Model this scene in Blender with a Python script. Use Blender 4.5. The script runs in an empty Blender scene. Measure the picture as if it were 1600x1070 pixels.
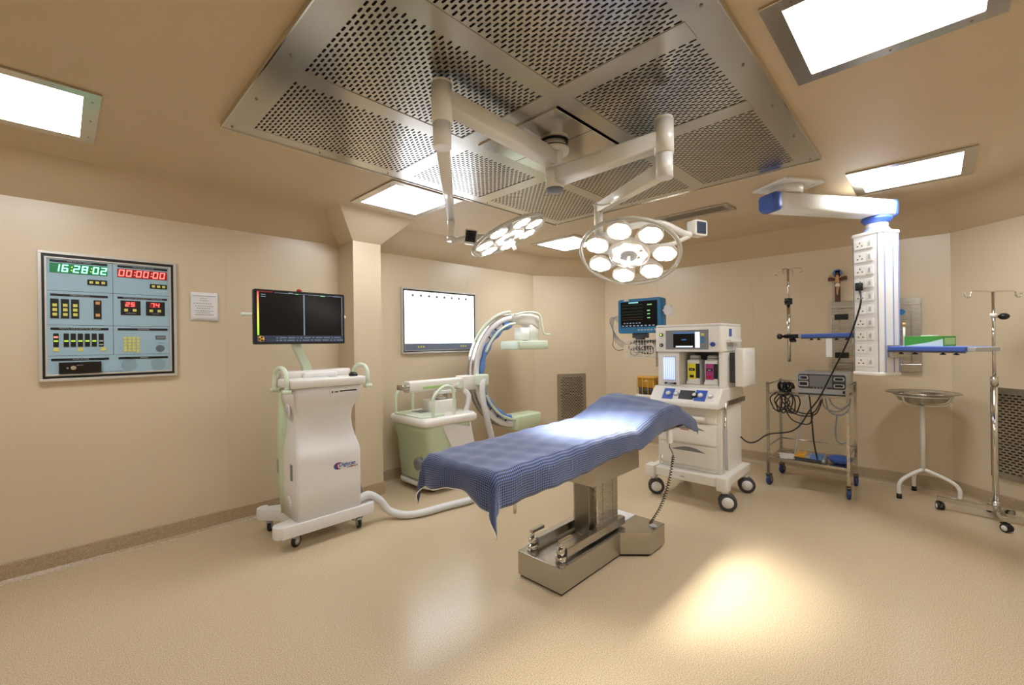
import bpy, bmesh, math, random
from mathutils import Vector, Matrix, Quaternion
random.seed(7)
R = math.radians
S = bpy.context.scene
COL = S.collection

# ------------------------------------------------------------------ camera, world, exposure
cam = bpy.data.cameras.new('camera'); cam.sensor_width = 36.0; cam.lens = 36.0 * 683.0 / 1600.0
cam.clip_start = 0.05; cam.clip_end = 60
camo = bpy.data.objects.new('camera', cam); COL.objects.link(camo)
yaw = R(44.1)                                    # the view runs 44.1 degrees from the long axis of the room
rot = Matrix.Rotation(yaw - R(90), 4, 'Z') @ Matrix.Rotation(R(90), 4, 'X') @ Matrix.Rotation(R(-0.754), 4, 'Z')
camo.matrix_world = Matrix.Translation((0, 0, 1.5)) @ rot
S.camera = camo
wd = bpy.data.worlds.new('world'); S.world = wd; wd.use_nodes = True
wd.node_tree.nodes['Background'].inputs[0].default_value = (0.9, 0.85, 0.78, 1)
wd.node_tree.nodes['Background'].inputs[1].default_value = 0.05
S.view_settings.view_transform = 'Standard'; S.view_settings.look = 'None'
S.view_settings.exposure = 0.66; S.view_settings.gamma = 1.0; S.view_settings.use_curve_mapping = False
PANEL_GLOW = 13.0          # ceiling light panels
LAMP_GLOW = 14.0           # surgical lamp lenses
SPOT_W = (820.0, 90.0)     # surgical lamps: left head, right head

# ------------------------------------------------------------------ materials
def lin(c):
    if isinstance(c, str):
        c = tuple(int(c[i:i + 2], 16) / 255 for i in (0, 2, 4))
    return tuple((v / 12.92 if v <= 0.04045 else ((v + 0.055) / 1.055) ** 2.4) for v in c[:3]) + (1,)

MATS = {}
def mat(name, col, rough=0.5, metal=0.0, emit=0.0, noise=None, bump=0.0, spec=0.5, brushed=False, alpha=1.0, trans=0.0, coat=0.0):
    """noise = (second colour, scale, contrast low, contrast high)"""
    if name in MATS: return MATS[name]
    m = bpy.data.materials.new(name); m.use_nodes = True
    nt = m.node_tree; b = nt.nodes['Principled BSDF']
    b.inputs['Base Color'].default_value = lin(col)
    b.inputs['Roughness'].default_value = rough; b.inputs['Metallic'].default_value = metal
    b.inputs['Specular IOR Level'].default_value = spec
    if coat: b.inputs['Coat Weight'].default_value = coat; b.inputs['Coat Roughness'].default_value = 0.1
    if trans: b.inputs['Transmission Weight'].default_value = trans
    b.inputs['Alpha'].default_value = alpha
    if emit:
        b.inputs['Emission Color'].default_value = lin(col); b.inputs['Emission Strength'].default_value = emit
    tc = None
    if noise or bump or brushed:
        tc = nt.nodes.new('ShaderNodeTexCoord')
    if noise:
        n = nt.nodes.new('ShaderNodeTexNoise'); n.inputs['Scale'].default_value = noise[1]; n.inputs['Detail'].default_value = 3
        r = nt.nodes.new('ShaderNodeValToRGB'); r.color_ramp.elements[0].position = noise[2]; r.color_ramp.elements[1].position = noise[3]
        r.color_ramp.elements[0].color = lin(col); r.color_ramp.elements[1].color = lin(noise[0])
        nt.links.new(tc.outputs['Object'], n.inputs['Vector']); nt.links.new(n.outputs['Fac'], r.inputs[0]); nt.links.new(r.outputs[0], b.inputs['Base Color'])
    if brushed:
        mp = nt.nodes.new('ShaderNodeMapping'); mp.inputs['Scale'].default_value = (3, 3, 160)
        n = nt.nodes.new('ShaderNodeTexNoise'); n.inputs['Scale'].default_value = 4; n.inputs['Detail'].default_value = 2
        mr = nt.nodes.new('ShaderNodeMapRange'); mr.inputs['To Min'].default_value = max(0.05, rough - 0.04); mr.inputs['To Max'].default_value = rough + 0.05
        nt.links.new(tc.outputs['Object'], mp.inputs[0]); nt.links.new(mp.outputs[0], n.inputs['Vector'])
        nt.links.new(n.outputs['Fac'], mr.inputs[0]); nt.links.new(mr.outputs[0], b.inputs['Roughness'])
    if bump:
        n = nt.nodes.new('ShaderNodeTexNoise'); n.inputs['Scale'].default_value = 180
        bp = nt.nodes.new('ShaderNodeBump'); bp.inputs['Strength'].default_value = bump; bp.inputs['Distance'].default_value = 0.002
        nt.links.new(tc.outputs['Object'], n.inputs['Vector']); nt.links.new(n.outputs['Fac'], bp.inputs['Height']); nt.links.new(bp.outputs[0], b.inputs['Normal'])
    MATS[name] = m; return m

mat('wall', 'd2c0a3', 0.33, noise=('d5c4a8', 1.2, 0.3, 0.7), spec=0.55)
mat('ceiling', 'cbb797', 0.5, noise=('ceba9b', 1.5, 0.3, 0.7), spec=0.3)
mat('skirting', '9f8a6e', 0.4, noise=('bda98a', 160, 0.35, 0.65))
mat('sealant', 'd8cbb4', 0.5, noise=('b9a588', 60, 0.4, 0.6))
mat('steel', 'b9b4aa', 0.27, 1.0, brushed=True)
mat('steel_dark', '8f8a80', 0.3, 1.0, brushed=True)
mat('steel_polish', 'cfccc6', 0.12, 1.0)
mat('chrome', 'd8d6d2', 0.08, 1.0)
mat('table_steel', 'bdb8b0', 0.24, 1.0, brushed=True)
mat('plenum', '16130f', 0.9)
mat('white', 'e9e6df', 0.35, coat=0.2)
mat('warm_white', 'e9e5dc', 0.38, coat=0.15)
mat('lamp_white', 'eae6dc', 0.3, coat=0.3)
mat('grey_white', 'e6e4e2', 0.4)
mat('pale_green', 'c9d8b8', 0.4, coat=0.15)
mat('pale_green_light', 'd7e3cc', 0.4, coat=0.15)
mat('black', '0c0c0c', 0.4)
mat('black_gloss', '050506', 0.12)
mat('rubber', '1b1b1c', 0.6)
mat('dark_grey', '3b3d40', 0.45)
mat('mid_grey', '7d8084', 0.45)
mat('light_grey', 'b3b5b6', 0.45)
mat('blue', '3f5fb4', 0.4)
mat('blue_deep', '2c3f96', 0.35)
mat('blue_pale', '8f9fd8', 0.4)
mat('wheel_blue', '27407e', 0.5)
mat('drape_blue', '5d86c8', 0.5)
mat('frame_silver', 'cfccc6', 0.35, 0.6)
mat('panel_blue', '9db9c6', 0.35, spec=0.3)
mat('yellow', 'd6cf6a', 0.5)
mat('yellow_bright', 'f0dc2a', 0.4)
mat('amber', 'e0a634', 0.4)
mat('amber_glass', 'd8a83a', 0.15, trans=0.6)
mat('magenta', 'a43478', 0.4)
mat('red', 'b81c1c', 0.4)
mat('orange', 'd89a55', 0.5)
mat('paper', 'e4e2e0', 0.7)
mat('ink', '4a4a4e', 0.7)
mat('green_box', '3f9a34', 0.45)
mat('box_pale', 'cfe2dd', 0.5)
mat('monitor_blue', '2b78a8', 0.35)
mat('screen_dark', '0b0c0f', 0.2, spec=0.25)
mat('wood', '4a2a16', 0.45, noise=('5c3820', 30, 0.3, 0.7))
mat('skin_figure', 'c79a72', 0.5)
mat('hose_white', 'dcdcda', 0.55)
mat('clear_film', 'cfd3d6', 0.3, trans=0.5)
mat('glow_panel', 'f6faff', 0.5, emit=PANEL_GLOW)
mat('glow_panel_far', 'f6faff', 0.5, emit=PANEL_GLOW * 1.45)
mat('glow_lamp', 'fffaf2', 0.5, emit=LAMP_GLOW)
mat('glow_view', 'eef4ff', 0.5, emit=3.0)
mat('strip_blue', '6d7488', 0.35)
mat('scale_green', 'a9cf7c', 0.4)
mat('steel_ceiling', 'c2beb6', 0.24, 1.0)
mat('glow_flow', 'b9c8ff', 0.5, emit=0.75)
mat('led_green', '8dffd0', 0.5, emit=1.5)
mat('led_green_back', '0f6a3c', 0.4, emit=0.25)
mat('led_yellow', 'b4e23c', 0.4, emit=0.7)
mat('led_red', 'ff6e62', 0.5, emit=1.4)
mat('led_red_back', '7c0714', 0.4, emit=0.35)
mat('led_white', 'dfe8f0', 0.5, emit=0.7)
mat('screen_blue', '3a6ea8', 0.3, emit=0.35)
mat('screen_line', '7c8aa0', 0.4, emit=0.3)
mat('screen_bar', '2d3a52', 0.3, emit=0.15)
mat('screen_green', '7fd27a', 0.4, emit=0.4)
mat('screen_cyan', '8fd8e0', 0.4, emit=0.5)
mat('trace_green', '4a7a52', 0.4, emit=.12)
mat('trace_amber', '8a6a3a', 0.4, emit=.12)
mat('logo_blue', '2a5ea8', 0.4)
mat('logo_red', '9a2230', 0.4)
mat('glass', 'e8ecec', 0.05, trans=0.95)
def acrylic_rim():
    m = mat('lamp_ring', 'dcd9cb', 0.2, trans=0.35)
acrylic_rim()

def floor_material():
    m = bpy.data.materials.new('floor_vinyl'); m.use_nodes = True; nt = m.node_tree; b = nt.nodes['Principled BSDF']
    tc = nt.nodes.new('ShaderNodeTexCoord')
    n1 = nt.nodes.new('ShaderNodeTexNoise'); n1.inputs['Scale'].default_value = 210; n1.inputs['Detail'].default_value = 4; n1.inputs['Roughness'].default_value = 0.75
    r = nt.nodes.new('ShaderNodeValToRGB'); e = r.color_ramp.elements
    e[0].position = 0.38; e[0].color = lin('a18a69'); e[1].position = 0.62; e[1].color = lin('e6d6bb')
    k = r.color_ramp.elements.new(0.5); k.color = lin('c9b594')
    n2 = nt.nodes.new('ShaderNodeTexNoise'); n2.inputs['Scale'].default_value = 2.0
    mr = nt.nodes.new('ShaderNodeMapRange'); mr.inputs['To Min'].default_value = 0.20; mr.inputs['To Max'].default_value = 0.26
    for n in (n1, n2): nt.links.new(tc.outputs['Object'], n.inputs['Vector'])
    nt.links.new(n1.outputs['Fac'], r.inputs[0]); nt.links.new(r.outputs[0], b.inputs['Base Color'])
    nt.links.new(n2.outputs['Fac'], mr.inputs[0]); nt.links.new(mr.outputs[0], b.inputs['Roughness'])
    b.inputs['Specular IOR Level'].default_value = 0.5
    MATS['floor'] = m
floor_material()

def sheet_material():
    m = bpy.data.materials.new('sheet_weave'); m.use_nodes = True; nt = m.node_tree; b = nt.nodes['Principled BSDF']
    uv = nt.nodes.new('ShaderNodeUVMap'); mp = nt.nodes.new('ShaderNodeMapping'); mp.inputs['Rotation'].default_value = (0, 0, R(45))
    ck = nt.nodes.new('ShaderNodeTexChecker'); ck.inputs['Scale'].default_value = 112
    ck.inputs['Color1'].default_value = lin('070b1a'); ck.inputs['Color2'].default_value = lin('5a6ea2')
    nt.links.new(uv.outputs[0], mp.inputs[0]); nt.links.new(mp.outputs[0], ck.inputs[0]); nt.links.new(ck.outputs[0], b.inputs['Base Color'])
    b.inputs['Roughness'].default_value = 0.8; b.inputs['Sheen Weight'].default_value = 0.3
    MATS['sheet'] = m
sheet_material()

# ------------------------------------------------------------------ mesh helpers
class MB:
    def __init__(s): s.v = []; s.f = []; s.sm = []; s.mi = []; s.cur = 0; s.uv = None
    def face(s, idx, smooth=False): s.f.append(tuple(idx)); s.sm.append(smooth); s.mi.append(s.cur)
    def m(s, i): s.cur = i; return s
    def box(s, c, d, rz=0.0, rx=0.0, ry=0.0):
        M = Matrix.Translation(c) @ Matrix.Rotation(rz, 4, 'Z') @ Matrix.Rotation(ry, 4, 'Y') @ Matrix.Rotation(rx, 4, 'X')
        b = len(s.v)
        for z in (-.5, .5):
            for y in (-.5, .5):
                for x in (-.5, .5): s.v.append(M @ Vector((x * d[0], y * d[1], z * d[2])))
        for q in ((0, 2, 3, 1), (4, 5, 7, 6), (0, 1, 5, 4), (2, 6, 7, 3), (0, 4, 6, 2), (1, 3, 7, 5)): s.face([b + i for i in q])
        return s
    def bb(s, x0, x1, y0, y1, z0, z1): return s.box(((x0 + x1) / 2, (y0 + y1) / 2, (z0 + z1) / 2), (x1 - x0, y1 - y0, z1 - z0))
    def prism(s, poly, z0, z1, M=None, smooth=False):
        """poly counter-clockwise in xy, pushed from z0 to z1, then M"""
        M = M or Matrix(); b = len(s.v); n = len(poly)
        for z in (z0, z1):
            for p in poly: s.v.append(M @ Vector((p[0], p[1], z)))
        s.face([b + n - 1 - i for i in range(n)]); s.face([b + n + i for i in range(n)])
        for i in range(n):
            j = (i + 1) % n; s.face([b + i, b + j, b + n + j, b + n + i], smooth)
        return s
    def rings(s, rings, smooth=True, caps=(True, True), closed=True):
        """rings: lists of points of equal length, skinned in order"""
        b = len(s.v); n = len(rings[0])
        for r in rings:
            for p in r: s.v.append(Vector(p))
        for k in range(len(rings) - 1):
            for i in range(n if closed else n - 1):
                j = (i + 1) % n
                s.face([b + k * n + i, b + k * n + j, b + (k + 1) * n + j, b + (k + 1) * n + i], smooth)
        if caps[0]: s.face([b + n - 1 - i for i in range(n)])
        if caps[1]: e = b + (len(rings) - 1) * n; s.face([e + i for i in range(n)])
        return s
    def cyl(s, p0, p1, r0, r1=None, n=16, caps=(True, True)):
        p0 = Vector(p0); p1 = Vector(p1); r1 = r0 if r1 is None else r1
        q = (p1 - p0).to_track_quat('Z', 'Y')
        def ring(p, r): return [p + q @ Vector((r * math.cos(2 * math.pi * i / n), r * math.sin(2 * math.pi * i / n), 0)) for i in range(n)]
        return s.rings([ring(p0, r0), ring(p1, r1)], True, caps)
    def tube(s, pts, r, n=8, closed=False, rr=None):
        pts = [Vector(p) for p in pts]; N = len(pts); out = []
        t0 = (pts[1] - pts[0]).normalized(); q = t0.to_track_quat('Z', 'Y'); prev = t0
        for i, p in enumerate(pts):
            if closed: t = (pts[(i + 1) % N] - pts[i - 1]).normalized()
            else: t = (pts[min(i + 1, N - 1)] - pts[max(i - 1, 0)]).normalized()
            q = prev.rotation_difference(t) @ q; prev = t
            rad = rr[i] if rr else r
            out.append([p + q @ Vector((rad * math.cos(2 * math.pi * k / n), rad * math.sin(2 * math.pi * k / n), 0)) for k in range(n)])
        if closed: out.append(out[0]); return s.rings(out, True, (False, False))
        return s.rings(out, True)
    def lathe(s, prof, c=(0, 0, 0), n=24, q=None, caps=(True, True)):
        c = Vector(c); q = q or Quaternion()
        rg = [[c + q @ Vector((r * math.cos(2 * math.pi * i / n), r * math.sin(2 * math.pi * i / n), z)) for i in range(n)] for r, z in prof]
        return s.rings(rg, True, caps)
    def ball(s, c, r, n=12, k=8, sc=(1, 1, 1)):
        c = Vector(c); rg = []
        for j in range(1, k):
            a = math.pi * j / k
            rg.append([c + Vector((r * sc[0] * math.sin(a) * math.cos(2 * math.pi * i / n), r * sc[1] * math.sin(a) * math.sin(2 * math.pi * i / n), -r * sc[2] * math.cos(a))) for i in range(n)])
        return s.rings(rg, True)
    def rbox(s, x0, x1, y0, y1, z0, z1, r=0.02, k=3, axis='z'):
        """box with rounded vertical edges (axis of the rounding: z, x or y)"""
        if axis == 'z': M = Matrix(); a, b_, c, d, e, f = x0, x1, y0, y1, z0, z1
        elif axis == 'x': M = Matrix(((0, 0, 1, 0), (1, 0, 0, 0), (0, 1, 0, 0), (0, 0, 0, 1))); a, b_, c, d, e, f = y0, y1, z0, z1, x0, x1
        else: M = Matrix(((0, 1, 0, 0), (0, 0, 1, 0), (1, 0, 0, 0), (0, 0, 0, 1))); a, b_, c, d, e, f = z0, z1, x0, x1, y0, y1
        return s.prism(rrect(a, b_, c, d, r, k), e, f, M, True)
    def build(s, name, mats, parent=None, bevel=0.0, seg=2, loc=None, rz=None):
        me = bpy.data.meshes.new(name); me.from_pydata([tuple(p) for p in s.v], [], s.f)
        if isinstance(mats, str): mats = [mats]
        for m_ in mats: me.materials.append(MATS[m_])
        me.polygons.foreach_set('use_smooth', s.sm); me.polygons.foreach_set('material_index', s.mi); me.update()
        o = bpy.data.objects.new(name, me); COL.objects.link(o)
        if parent: o.parent = parent
        if loc is not None: o.location = loc
        if rz is not None: o.rotation_euler = (0, 0, rz)
        if bevel:
            bv = o.modifiers.new('bevel', 'BEVEL'); bv.width = bevel; bv.segments = seg; bv.limit_method = 'ANGLE'; bv.angle_limit = R(40)
        return o

def rrect(x0, x1, y0, y1, r, k=3):
    out = []
    for cx, cy, a in ((x1 - r, y1 - r, 0), (x0 + r, y1 - r, 90), (x0 + r, y0 + r, 180), (x1 - r, y0 + r, 270)):
        for i in range(k + 1):
            t = R(a + 90 * i / k); out.append((cx + r * math.cos(t), cy + r * math.sin(t)))
    return out
def arc(cx, cy, r, a0, a1, n):
    return [(cx + r * math.cos(R(a0 + (a1 - a0) * i / n)), cy + r * math.sin(R(a0 + (a1 - a0) * i / n))) for i in range(n + 1)]
def smooth_path(pts, sub=6):
    P = [Vector(p) for p in pts]; out = []
    for i in range(len(P) - 1):
        a, b, c, d = P[max(i - 1, 0)], P[i], P[i + 1], P[min(i + 2, len(P) - 1)]
        for k in range(sub):
            t = k / sub
            out.append(0.5 * ((2 * b) + (-a + c) * t + (2 * a - 5 * b + 4 * c - d) * t * t + (-a + 3 * b - 3 * c + d) * t ** 3))
    out.append(P[-1]); return out

def tag(o, label, cat, group=None):
    o['label'] = label; o['category'] = cat
    if group: o['group'] = group
    return o
def thing(name, label, cat, loc, rz=0.0, group=None):
    o = bpy.data.objects.new(name, None); COL.objects.link(o); o.empty_display_size = 0.1
    o.location = loc; o.rotation_euler = (0, 0, rz); return tag(o, label, cat, group)
def struct(o): o['kind'] = 'structure'; return o
def box(name, m, parent, x0, x1, y0, y1, z0, z1, bevel=0.0): return MB().bb(x0, x1, y0, y1, z0, z1).build(name, m, parent, bevel)
def copy_part(src, parent, loc=None, rot=None):
    c = src.copy(); COL.objects.link(c); c.parent = parent
    if loc is not None: c.location = loc
    if rot is not None: c.rotation_euler = rot
    for ch in src.children: copy_part(ch, c)
    return c
def text(name, body, size, m, parent, loc, rot=(R(90), 0, 0), align='CENTER', extrude=0.0004, shear=0.0, sx=1.0, bold=0.0):
    cu = bpy.data.curves.new(name, 'FONT'); cu.body = body; cu.size = size; cu.align_x = align; cu.align_y = 'CENTER'; cu.extrude = extrude; cu.shear = shear
    cu.resolution_u = 2; cu.offset = bold
    t = bpy.data.objects.new(name, cu); COL.objects.link(t)
    me = bpy.data.meshes.new_from_object(t.evaluated_get(bpy.context.evaluated_depsgraph_get()))
    bpy.data.objects.remove(t); bpy.data.curves.remove(cu)
    me.materials.clear(); me.materials.append(MATS[m])
    o = bpy.data.objects.new(name, me); COL.objects.link(o); o.parent = parent; o.location = loc; o.rotation_euler = rot; o.scale = (sx, 1, 1); return o
def slotted(mb, o, u, v, w, h, pu, pv, sl, sw):
    """sheet of w x h from corner o along u, v with staggered slots, long along v"""
    o = Vector(o); u = Vector(u); v = Vector(v)
    nc = max(1, int(w / pu)); nr = max(1, int(h / pv)); cw = w / nc; ch = h / nr
    def add(pts): b = len(mb.v); mb.v.extend(o + u * x + v * y for x, y in pts); return b
    for i in range(nc):
        x0 = i * cw; x1 = x0 + cw; xm = (x0 + x1) / 2; off = ch / 2 if i % 2 else 0.0
        rows = nr - 1 if i % 2 else nr
        if off:
            for ya, yb in ((0, off), (h - off, h)):
                b = add([(x0, ya), (x1, ya), (x1, yb), (x0, yb)]); mb.face([b, b + 1, b + 2, b + 3])
        for j in range(rows):
            y0 = off + j * ch; y1 = y0 + ch; ym = (y0 + y1) / 2; a = sl / 2 - sw * 0.35; q = sw * 0.25; W = sw / 2; T = sl / 2
            b = add([(x0, y0), (x1, y0), (x1, y1), (x0, y1), (xm - W, ym - a), (xm - q, ym - T), (xm + q, ym - T), (xm + W, ym - a), (xm + W, ym + a), (xm + q, ym + T), (xm - q, ym + T), (xm - W, ym + a)])
            for q_ in ((0, 1, 7, 6, 5, 4), (1, 2, 8, 7), (2, 3, 11, 10, 9, 8), (3, 0, 4, 11)): mb.face([b + k for k in q_])
    return mb
def caster(parent, loc, yaw, r, wheel_m, hub_m, fork_m, w=0.022, twin=False, stem=0.03):
    """swivel caster: fork with wheel(s) under loc (top of the stem)"""
    f = MB(); top = loc[2]; off = 0.35 * r
    f.cyl((0, 0, -stem), (0, 0, 0), 0.012, n=10)
    f.bb(-0.02, off + 0.012, -w / 2 - 0.006, w / 2 + 0.006, -stem - 0.012, -stem)
    for sgn in ((-1, 1) if not twin else (0,)):
        y = sgn * (w / 2 + 0.004)
        f.prism([(off - 0.018, -top + r - 0.01), (off + 0.018, -top + r - 0.01), (off + 0.014, -stem), (-0.016, -stem)], y - 0.002, y + 0.002, Matrix(((1, 0, 0, 0), (0, 0, 1, 0), (0, 1, 0, 0), (0, 0, 0, 1))))
    o = f.build('caster', fork_m, parent, loc=loc, rz=yaw)
    for sgn in ((-1, 1) if twin else (0,)):
        y = sgn * (w / 2 + 0.004); wm = MB(); zc = -top + r
        wm.m(0).lathe([(r * 0.62, -w / 2), (r * 0.93, -w / 2), (r, -w * 0.3), (r, w * 0.3), (r * 0.93, w / 2), (r * 0.62, w / 2)], (off, y, zc), 22, Quaternion((1, 0, 0), R(90)))
        wm.m(1).lathe([(0.006, -w * 0.56), (r * 0.64, -w * 0.5), (r * 0.64, w * 0.5), (0.006, w * 0.56)], (off, y, zc), 18, Quaternion((1, 0, 0), R(90)))
        wm.build('wheel', [wheel_m, hub_m], o)
    return o

# ------------------------------------------------------------------ the room
WT, HC, INS = 2.495, 2.72, 0.33
ROOM = [(4.92, 4.31), (-0.95, 4.31), (-1.75, 3.55), (-1.75, -0.25), (-0.95, -0.97), (5.145, -0.97), (5.95, -0.11), (5.95, 3.72)]   # counter-clockwise seen from above
SIDES = ['left', 'rear_corner', 'rear', 'near_corner', 'near', 'right_corner', 'right', 'back_corner']
NR = len(ROOM)
def offset_poly(P, d):
    out = []
    n = len(P)
    for i in range(n):
        a, b, c = Vector(P[i - 1]), Vector(P[i]), Vector(P[(i + 1) % n])
        e1 = (b - a).normalized(); e2 = (c - b).normalized()
        n1 = Vector((-e1.y, e1.x)); n2 = Vector((-e2.y, e2.x))
        k = (n1 + n2).normalized(); out.append(b + k * (d / k.dot(n1)))
    return out
IN = offset_poly(ROOM, INS); OUT = offset_poly(ROOM, -0.12); SK = offset_poly(ROOM, 0.012); FL = offset_poly(ROOM, 0.03); SEAL = offset_poly(ROOM, 0.042)
f = MB(); f.prism([tuple(p) for p in OUT], -0.1, 0.0); struct(f.build('floor', 'floor'))
c = MB(); c.prism([tuple(p) for p in OUT], HC, HC + 0.1); struct(c.build('ceiling', 'ceiling'))
def quad_prism(mb, ring0, ring1):
    mb.rings([ring0, ring1], False, (True, True)); return mb
walls = {}
for i in range(NR):
    j = (i + 1) % NR; sd = SIDES[i]
    a, b, ao, bo = ROOM[i], ROOM[j], OUT[i], OUT[j]
    w = MB(); w.prism([(a[0], a[1]), (ao[0], ao[1]), (bo[0], bo[1]), (b[0], b[1])], 0, WT)
    walls[sd] = struct(w.build('wall_' + sd, 'wall'))
    ai, bi = IN[i], IN[j]
    t = MB(); t.rings([[(a[0], a[1], WT), (ao[0], ao[1], WT), (ao[0], ao[1], HC), (ai[0], ai[1], HC)], [(b[0], b[1], WT), (bo[0], bo[1], WT), (bo[0], bo[1], HC), (bi[0], bi[1], HC)]], False)
    struct(t.build('trim_%d' % (i + 1), 'ceiling'))
    s0, s1, g0, g1 = SK[i], SK[j], FL[i], FL[j]
    k = MB(); k.rings([[(a[0], a[1], 0.125), (a[0], a[1], 0), (g0[0], g0[1], 0), (s0[0], s0[1], 0.02), (s0[0], s0[1], 0.12)], [(b[0], b[1], 0.125), (b[0], b[1], 0), (g1[0], g1[1], 0), (s1[0], s1[1], 0.02), (s1[0], s1[1], 0.12)]], False)
    bo = struct(k.build('baseboard_' + sd, 'skirting'))
    q0, q1 = SEAL[i], SEAL[j]; MB().rings([[(g0[0], g0[1], 0.0), (q0[0], q0[1], 0.0), (q0[0], q0[1], 0.0012), (g0[0], g0[1], 0.0025)], [(g1[0], g1[1], 0.0), (q1[0], q1[1], 0.0), (q1[0], q1[1], 0.0012), (g1[0], g1[1], 0.0025)]], False).build('sealant_strip', 'sealant', bo)
def joint(sd, x, y, ang):
    MB().bb(-0.003, 0.003, -0.0015, 0.002, 0.125, WT).build('panel_joint', 'wall', walls[sd], loc=(x, y, 0), rz=ang)
joint('left', 0.98, 4.31, 0); joint('left', 3.62, 4.31, 0); joint('right', 5.95, 1.62, R(90)); joint('right', 5.95, 2.85, R(90)); joint('right', 5.95, 0.02, R(90))
ca = math.atan2(ROOM[0][1] - ROOM[7][1], ROOM[0][0] - ROOM[7][0])
joint('back_corner', 4.92 + 0.957 * 0.868, 4.31 - 0.957 * 0.497, ca)
# the pillar on the left wall, with a flared capital under the ceiling
pl = MB(); pl.bb(1.95, 2.24, 3.99, 4.31, 0, WT); pil = struct(pl.build('wall_pillar', 'wall'))
cp = MB(); cp.rings([[(1.95, 3.99, WT), (2.24, 3.99, WT), (2.24, 4.31, WT), (1.95, 4.31, WT)], [(1.68, 3.68, HC), (2.44, 3.68, HC), (2.44, 4.31, HC), (1.68, 4.31, HC)]], False)
cp.build('capital', 'wall', pil)
ps = MB(); ps.bb(1.938, 2.252, 3.978, 4.31, 0, 0.122); ps.build('skirting', 'skirting', pil)

# ------------------------------------------------------------------ ceiling lights
def ceiling_light(x0, x1, y0, y1, label, glow='glow_panel'):
    t = thing('ceiling_light', label, 'ceiling light', ((x0 + x1) / 2, (y0 + y1) / 2, HC), 0, 'recessed square ceiling lights')
    hx, hy = (x1 - x0) / 2, (y1 - y0) / 2; b = 0.065
    fr = MB()
    for a in ((-hx, hx, -hy, -hy + b), (-hx, hx, hy - b, hy), (-hx, -hx + b, -hy + b, hy - b), (hx - b, hx, -hy + b, hy - b)): fr.bb(a[0], a[1], a[2], a[3], -0.012, 0.0)
    fr.build('frame', 'steel_ceiling', t, 0.002)
    MB().prism(rrect(-hx + b - .004, hx - b + .004, -hy + b - .004, hy - b + .004, 0.02), -0.008, -0.001).build('diffuser', glow, t)
    sc = MB()
    for sx in (-1, 1):
        for sy in (-1, 0, 1): sc.cyl((sx * (hx - .03), sy * (hy - .1), -0.014), (sx * (hx - .03), sy * (hy - .1), -0.011), 0.005, n=8)
    sc.build('screws', 'steel_dark', t)['kind'] = 'stuff'
    return t
ceiling_light(1.80, 2.47, -0.21, 0.46, 'large bright square ceiling light at the top right corner, cut by the photo edge')
ceiling_light(4.06, 4.74, -0.21, 0.47, 'square steel-framed ceiling light between the power pendant arm and the right wall', 'glow_panel_far')
ceiling_light(1.72, 2.39, 2.87, 3.56, 'square ceiling light directly above the flared pillar on the left wall')
ceiling_light(4.06, 4.74, 2.92, 3.60, 'farthest square ceiling light, small, between the two surgical lamp heads', 'glow_panel_far')
ceiling_light(-0.52, 0.15, 2.87, 3.58, 'square ceiling light at the left edge with a greenish marked steel frame')
ceiling_light(-0.52, 0.15, -0.21, 0.46, 'square ceiling light overhead near the camera, outside the picture')

# ------------------------------------------------------------------ laminar flow ceiling
DX0, DX1, DY0, DY1, DZ = 0.62, 3.53, 0.54, 2.78, 2.695
XD, YD = (1.70, 2.46), (1.31, 2.02)
lam = thing('laminar_flow_ceiling', 'large perforated stainless steel laminar air flow ceiling panel over the operating table', 'air diffuser', ((DX0 + DX1) / 2, (DY0 + DY1) / 2, HC))
cx, cy = (DX0 + DX1) / 2, (DY0 + DY1) / 2
lx = lambda x: x - cx
ly = lambda y: y - cy
zz = DZ - HC
fr = MB(); E_ = 0.125; e2 = 0.02
for a in ((DX0, DX1, DY0, DY0 + E_), (DX0, DX1, DY1 - 0.1, DY1), (DX0, DX0 + E_, DY0 + E_, DY1 - .1), (DX1 - 0.09, DX1, DY0 + E_, DY1 - .1)):
    fr.bb(lx(a[0]), lx(a[1]), ly(a[2]), ly(a[3]), zz, zz + 0.004)
fr.build('frame', 'steel_ceiling', lam)
rim = MB()
for a in ((DX0 - .006, DX1 + .006, DY0 - .006, DY0), (DX0 - .006, DX1 + .006, DY1, DY1 + .006), (DX0 - .006, DX0, DY0, DY1), (DX1, DX1 + .006, DY0, DY1)):
    rim.bb(lx(a[0]), lx(a[1]), ly(a[2]), ly(a[3]), zz - 0.006, 0)
rim.build('rim', 'steel_polish', lam)
HW = 0.06
for x in XD: box('divider', 'steel_ceiling', lam, lx(x - HW), lx(x + HW), ly(DY0 + E_), ly(DY1 - .1), zz - 0.002, zz + 0.003)
for y in YD:
    for xa, xb in ((DX0 + E_, XD[0] - HW), (XD[0] + HW, XD[1] - HW), (XD[1] + HW, DX1 - .09)):
        box('divider', 'steel_ceiling', lam, lx(xa), lx(xb), ly(y - HW * .8), ly(y + HW * .8), zz - 0.002, zz + 0.003)
XS = ((DX0 + E_, XD[0] - HW), (XD[0] + HW, XD[1] - HW), (XD[1] + HW, DX1 - .09)); YS = ((DY0 + E_, YD[0] - HW * .8), (YD[0] + HW * .8, YD[1] - HW * .8), (YD[1] + HW * .8, DY1 - .1))
for i, (xa, xb) in enumerate(XS):
    for j, (ya, yb) in enumerate(YS):
        if i == 1 and j == 1: continue
        p = MB(); slotted(p, (lx(xa), ly(ya), zz + 0.001), (1, 0, 0), (0, 1, 0), xb - xa, yb - ya, 0.0205, 0.042, 0.030, 0.010)
        p.build('perforated_panel', 'steel_ceiling', lam)
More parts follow.
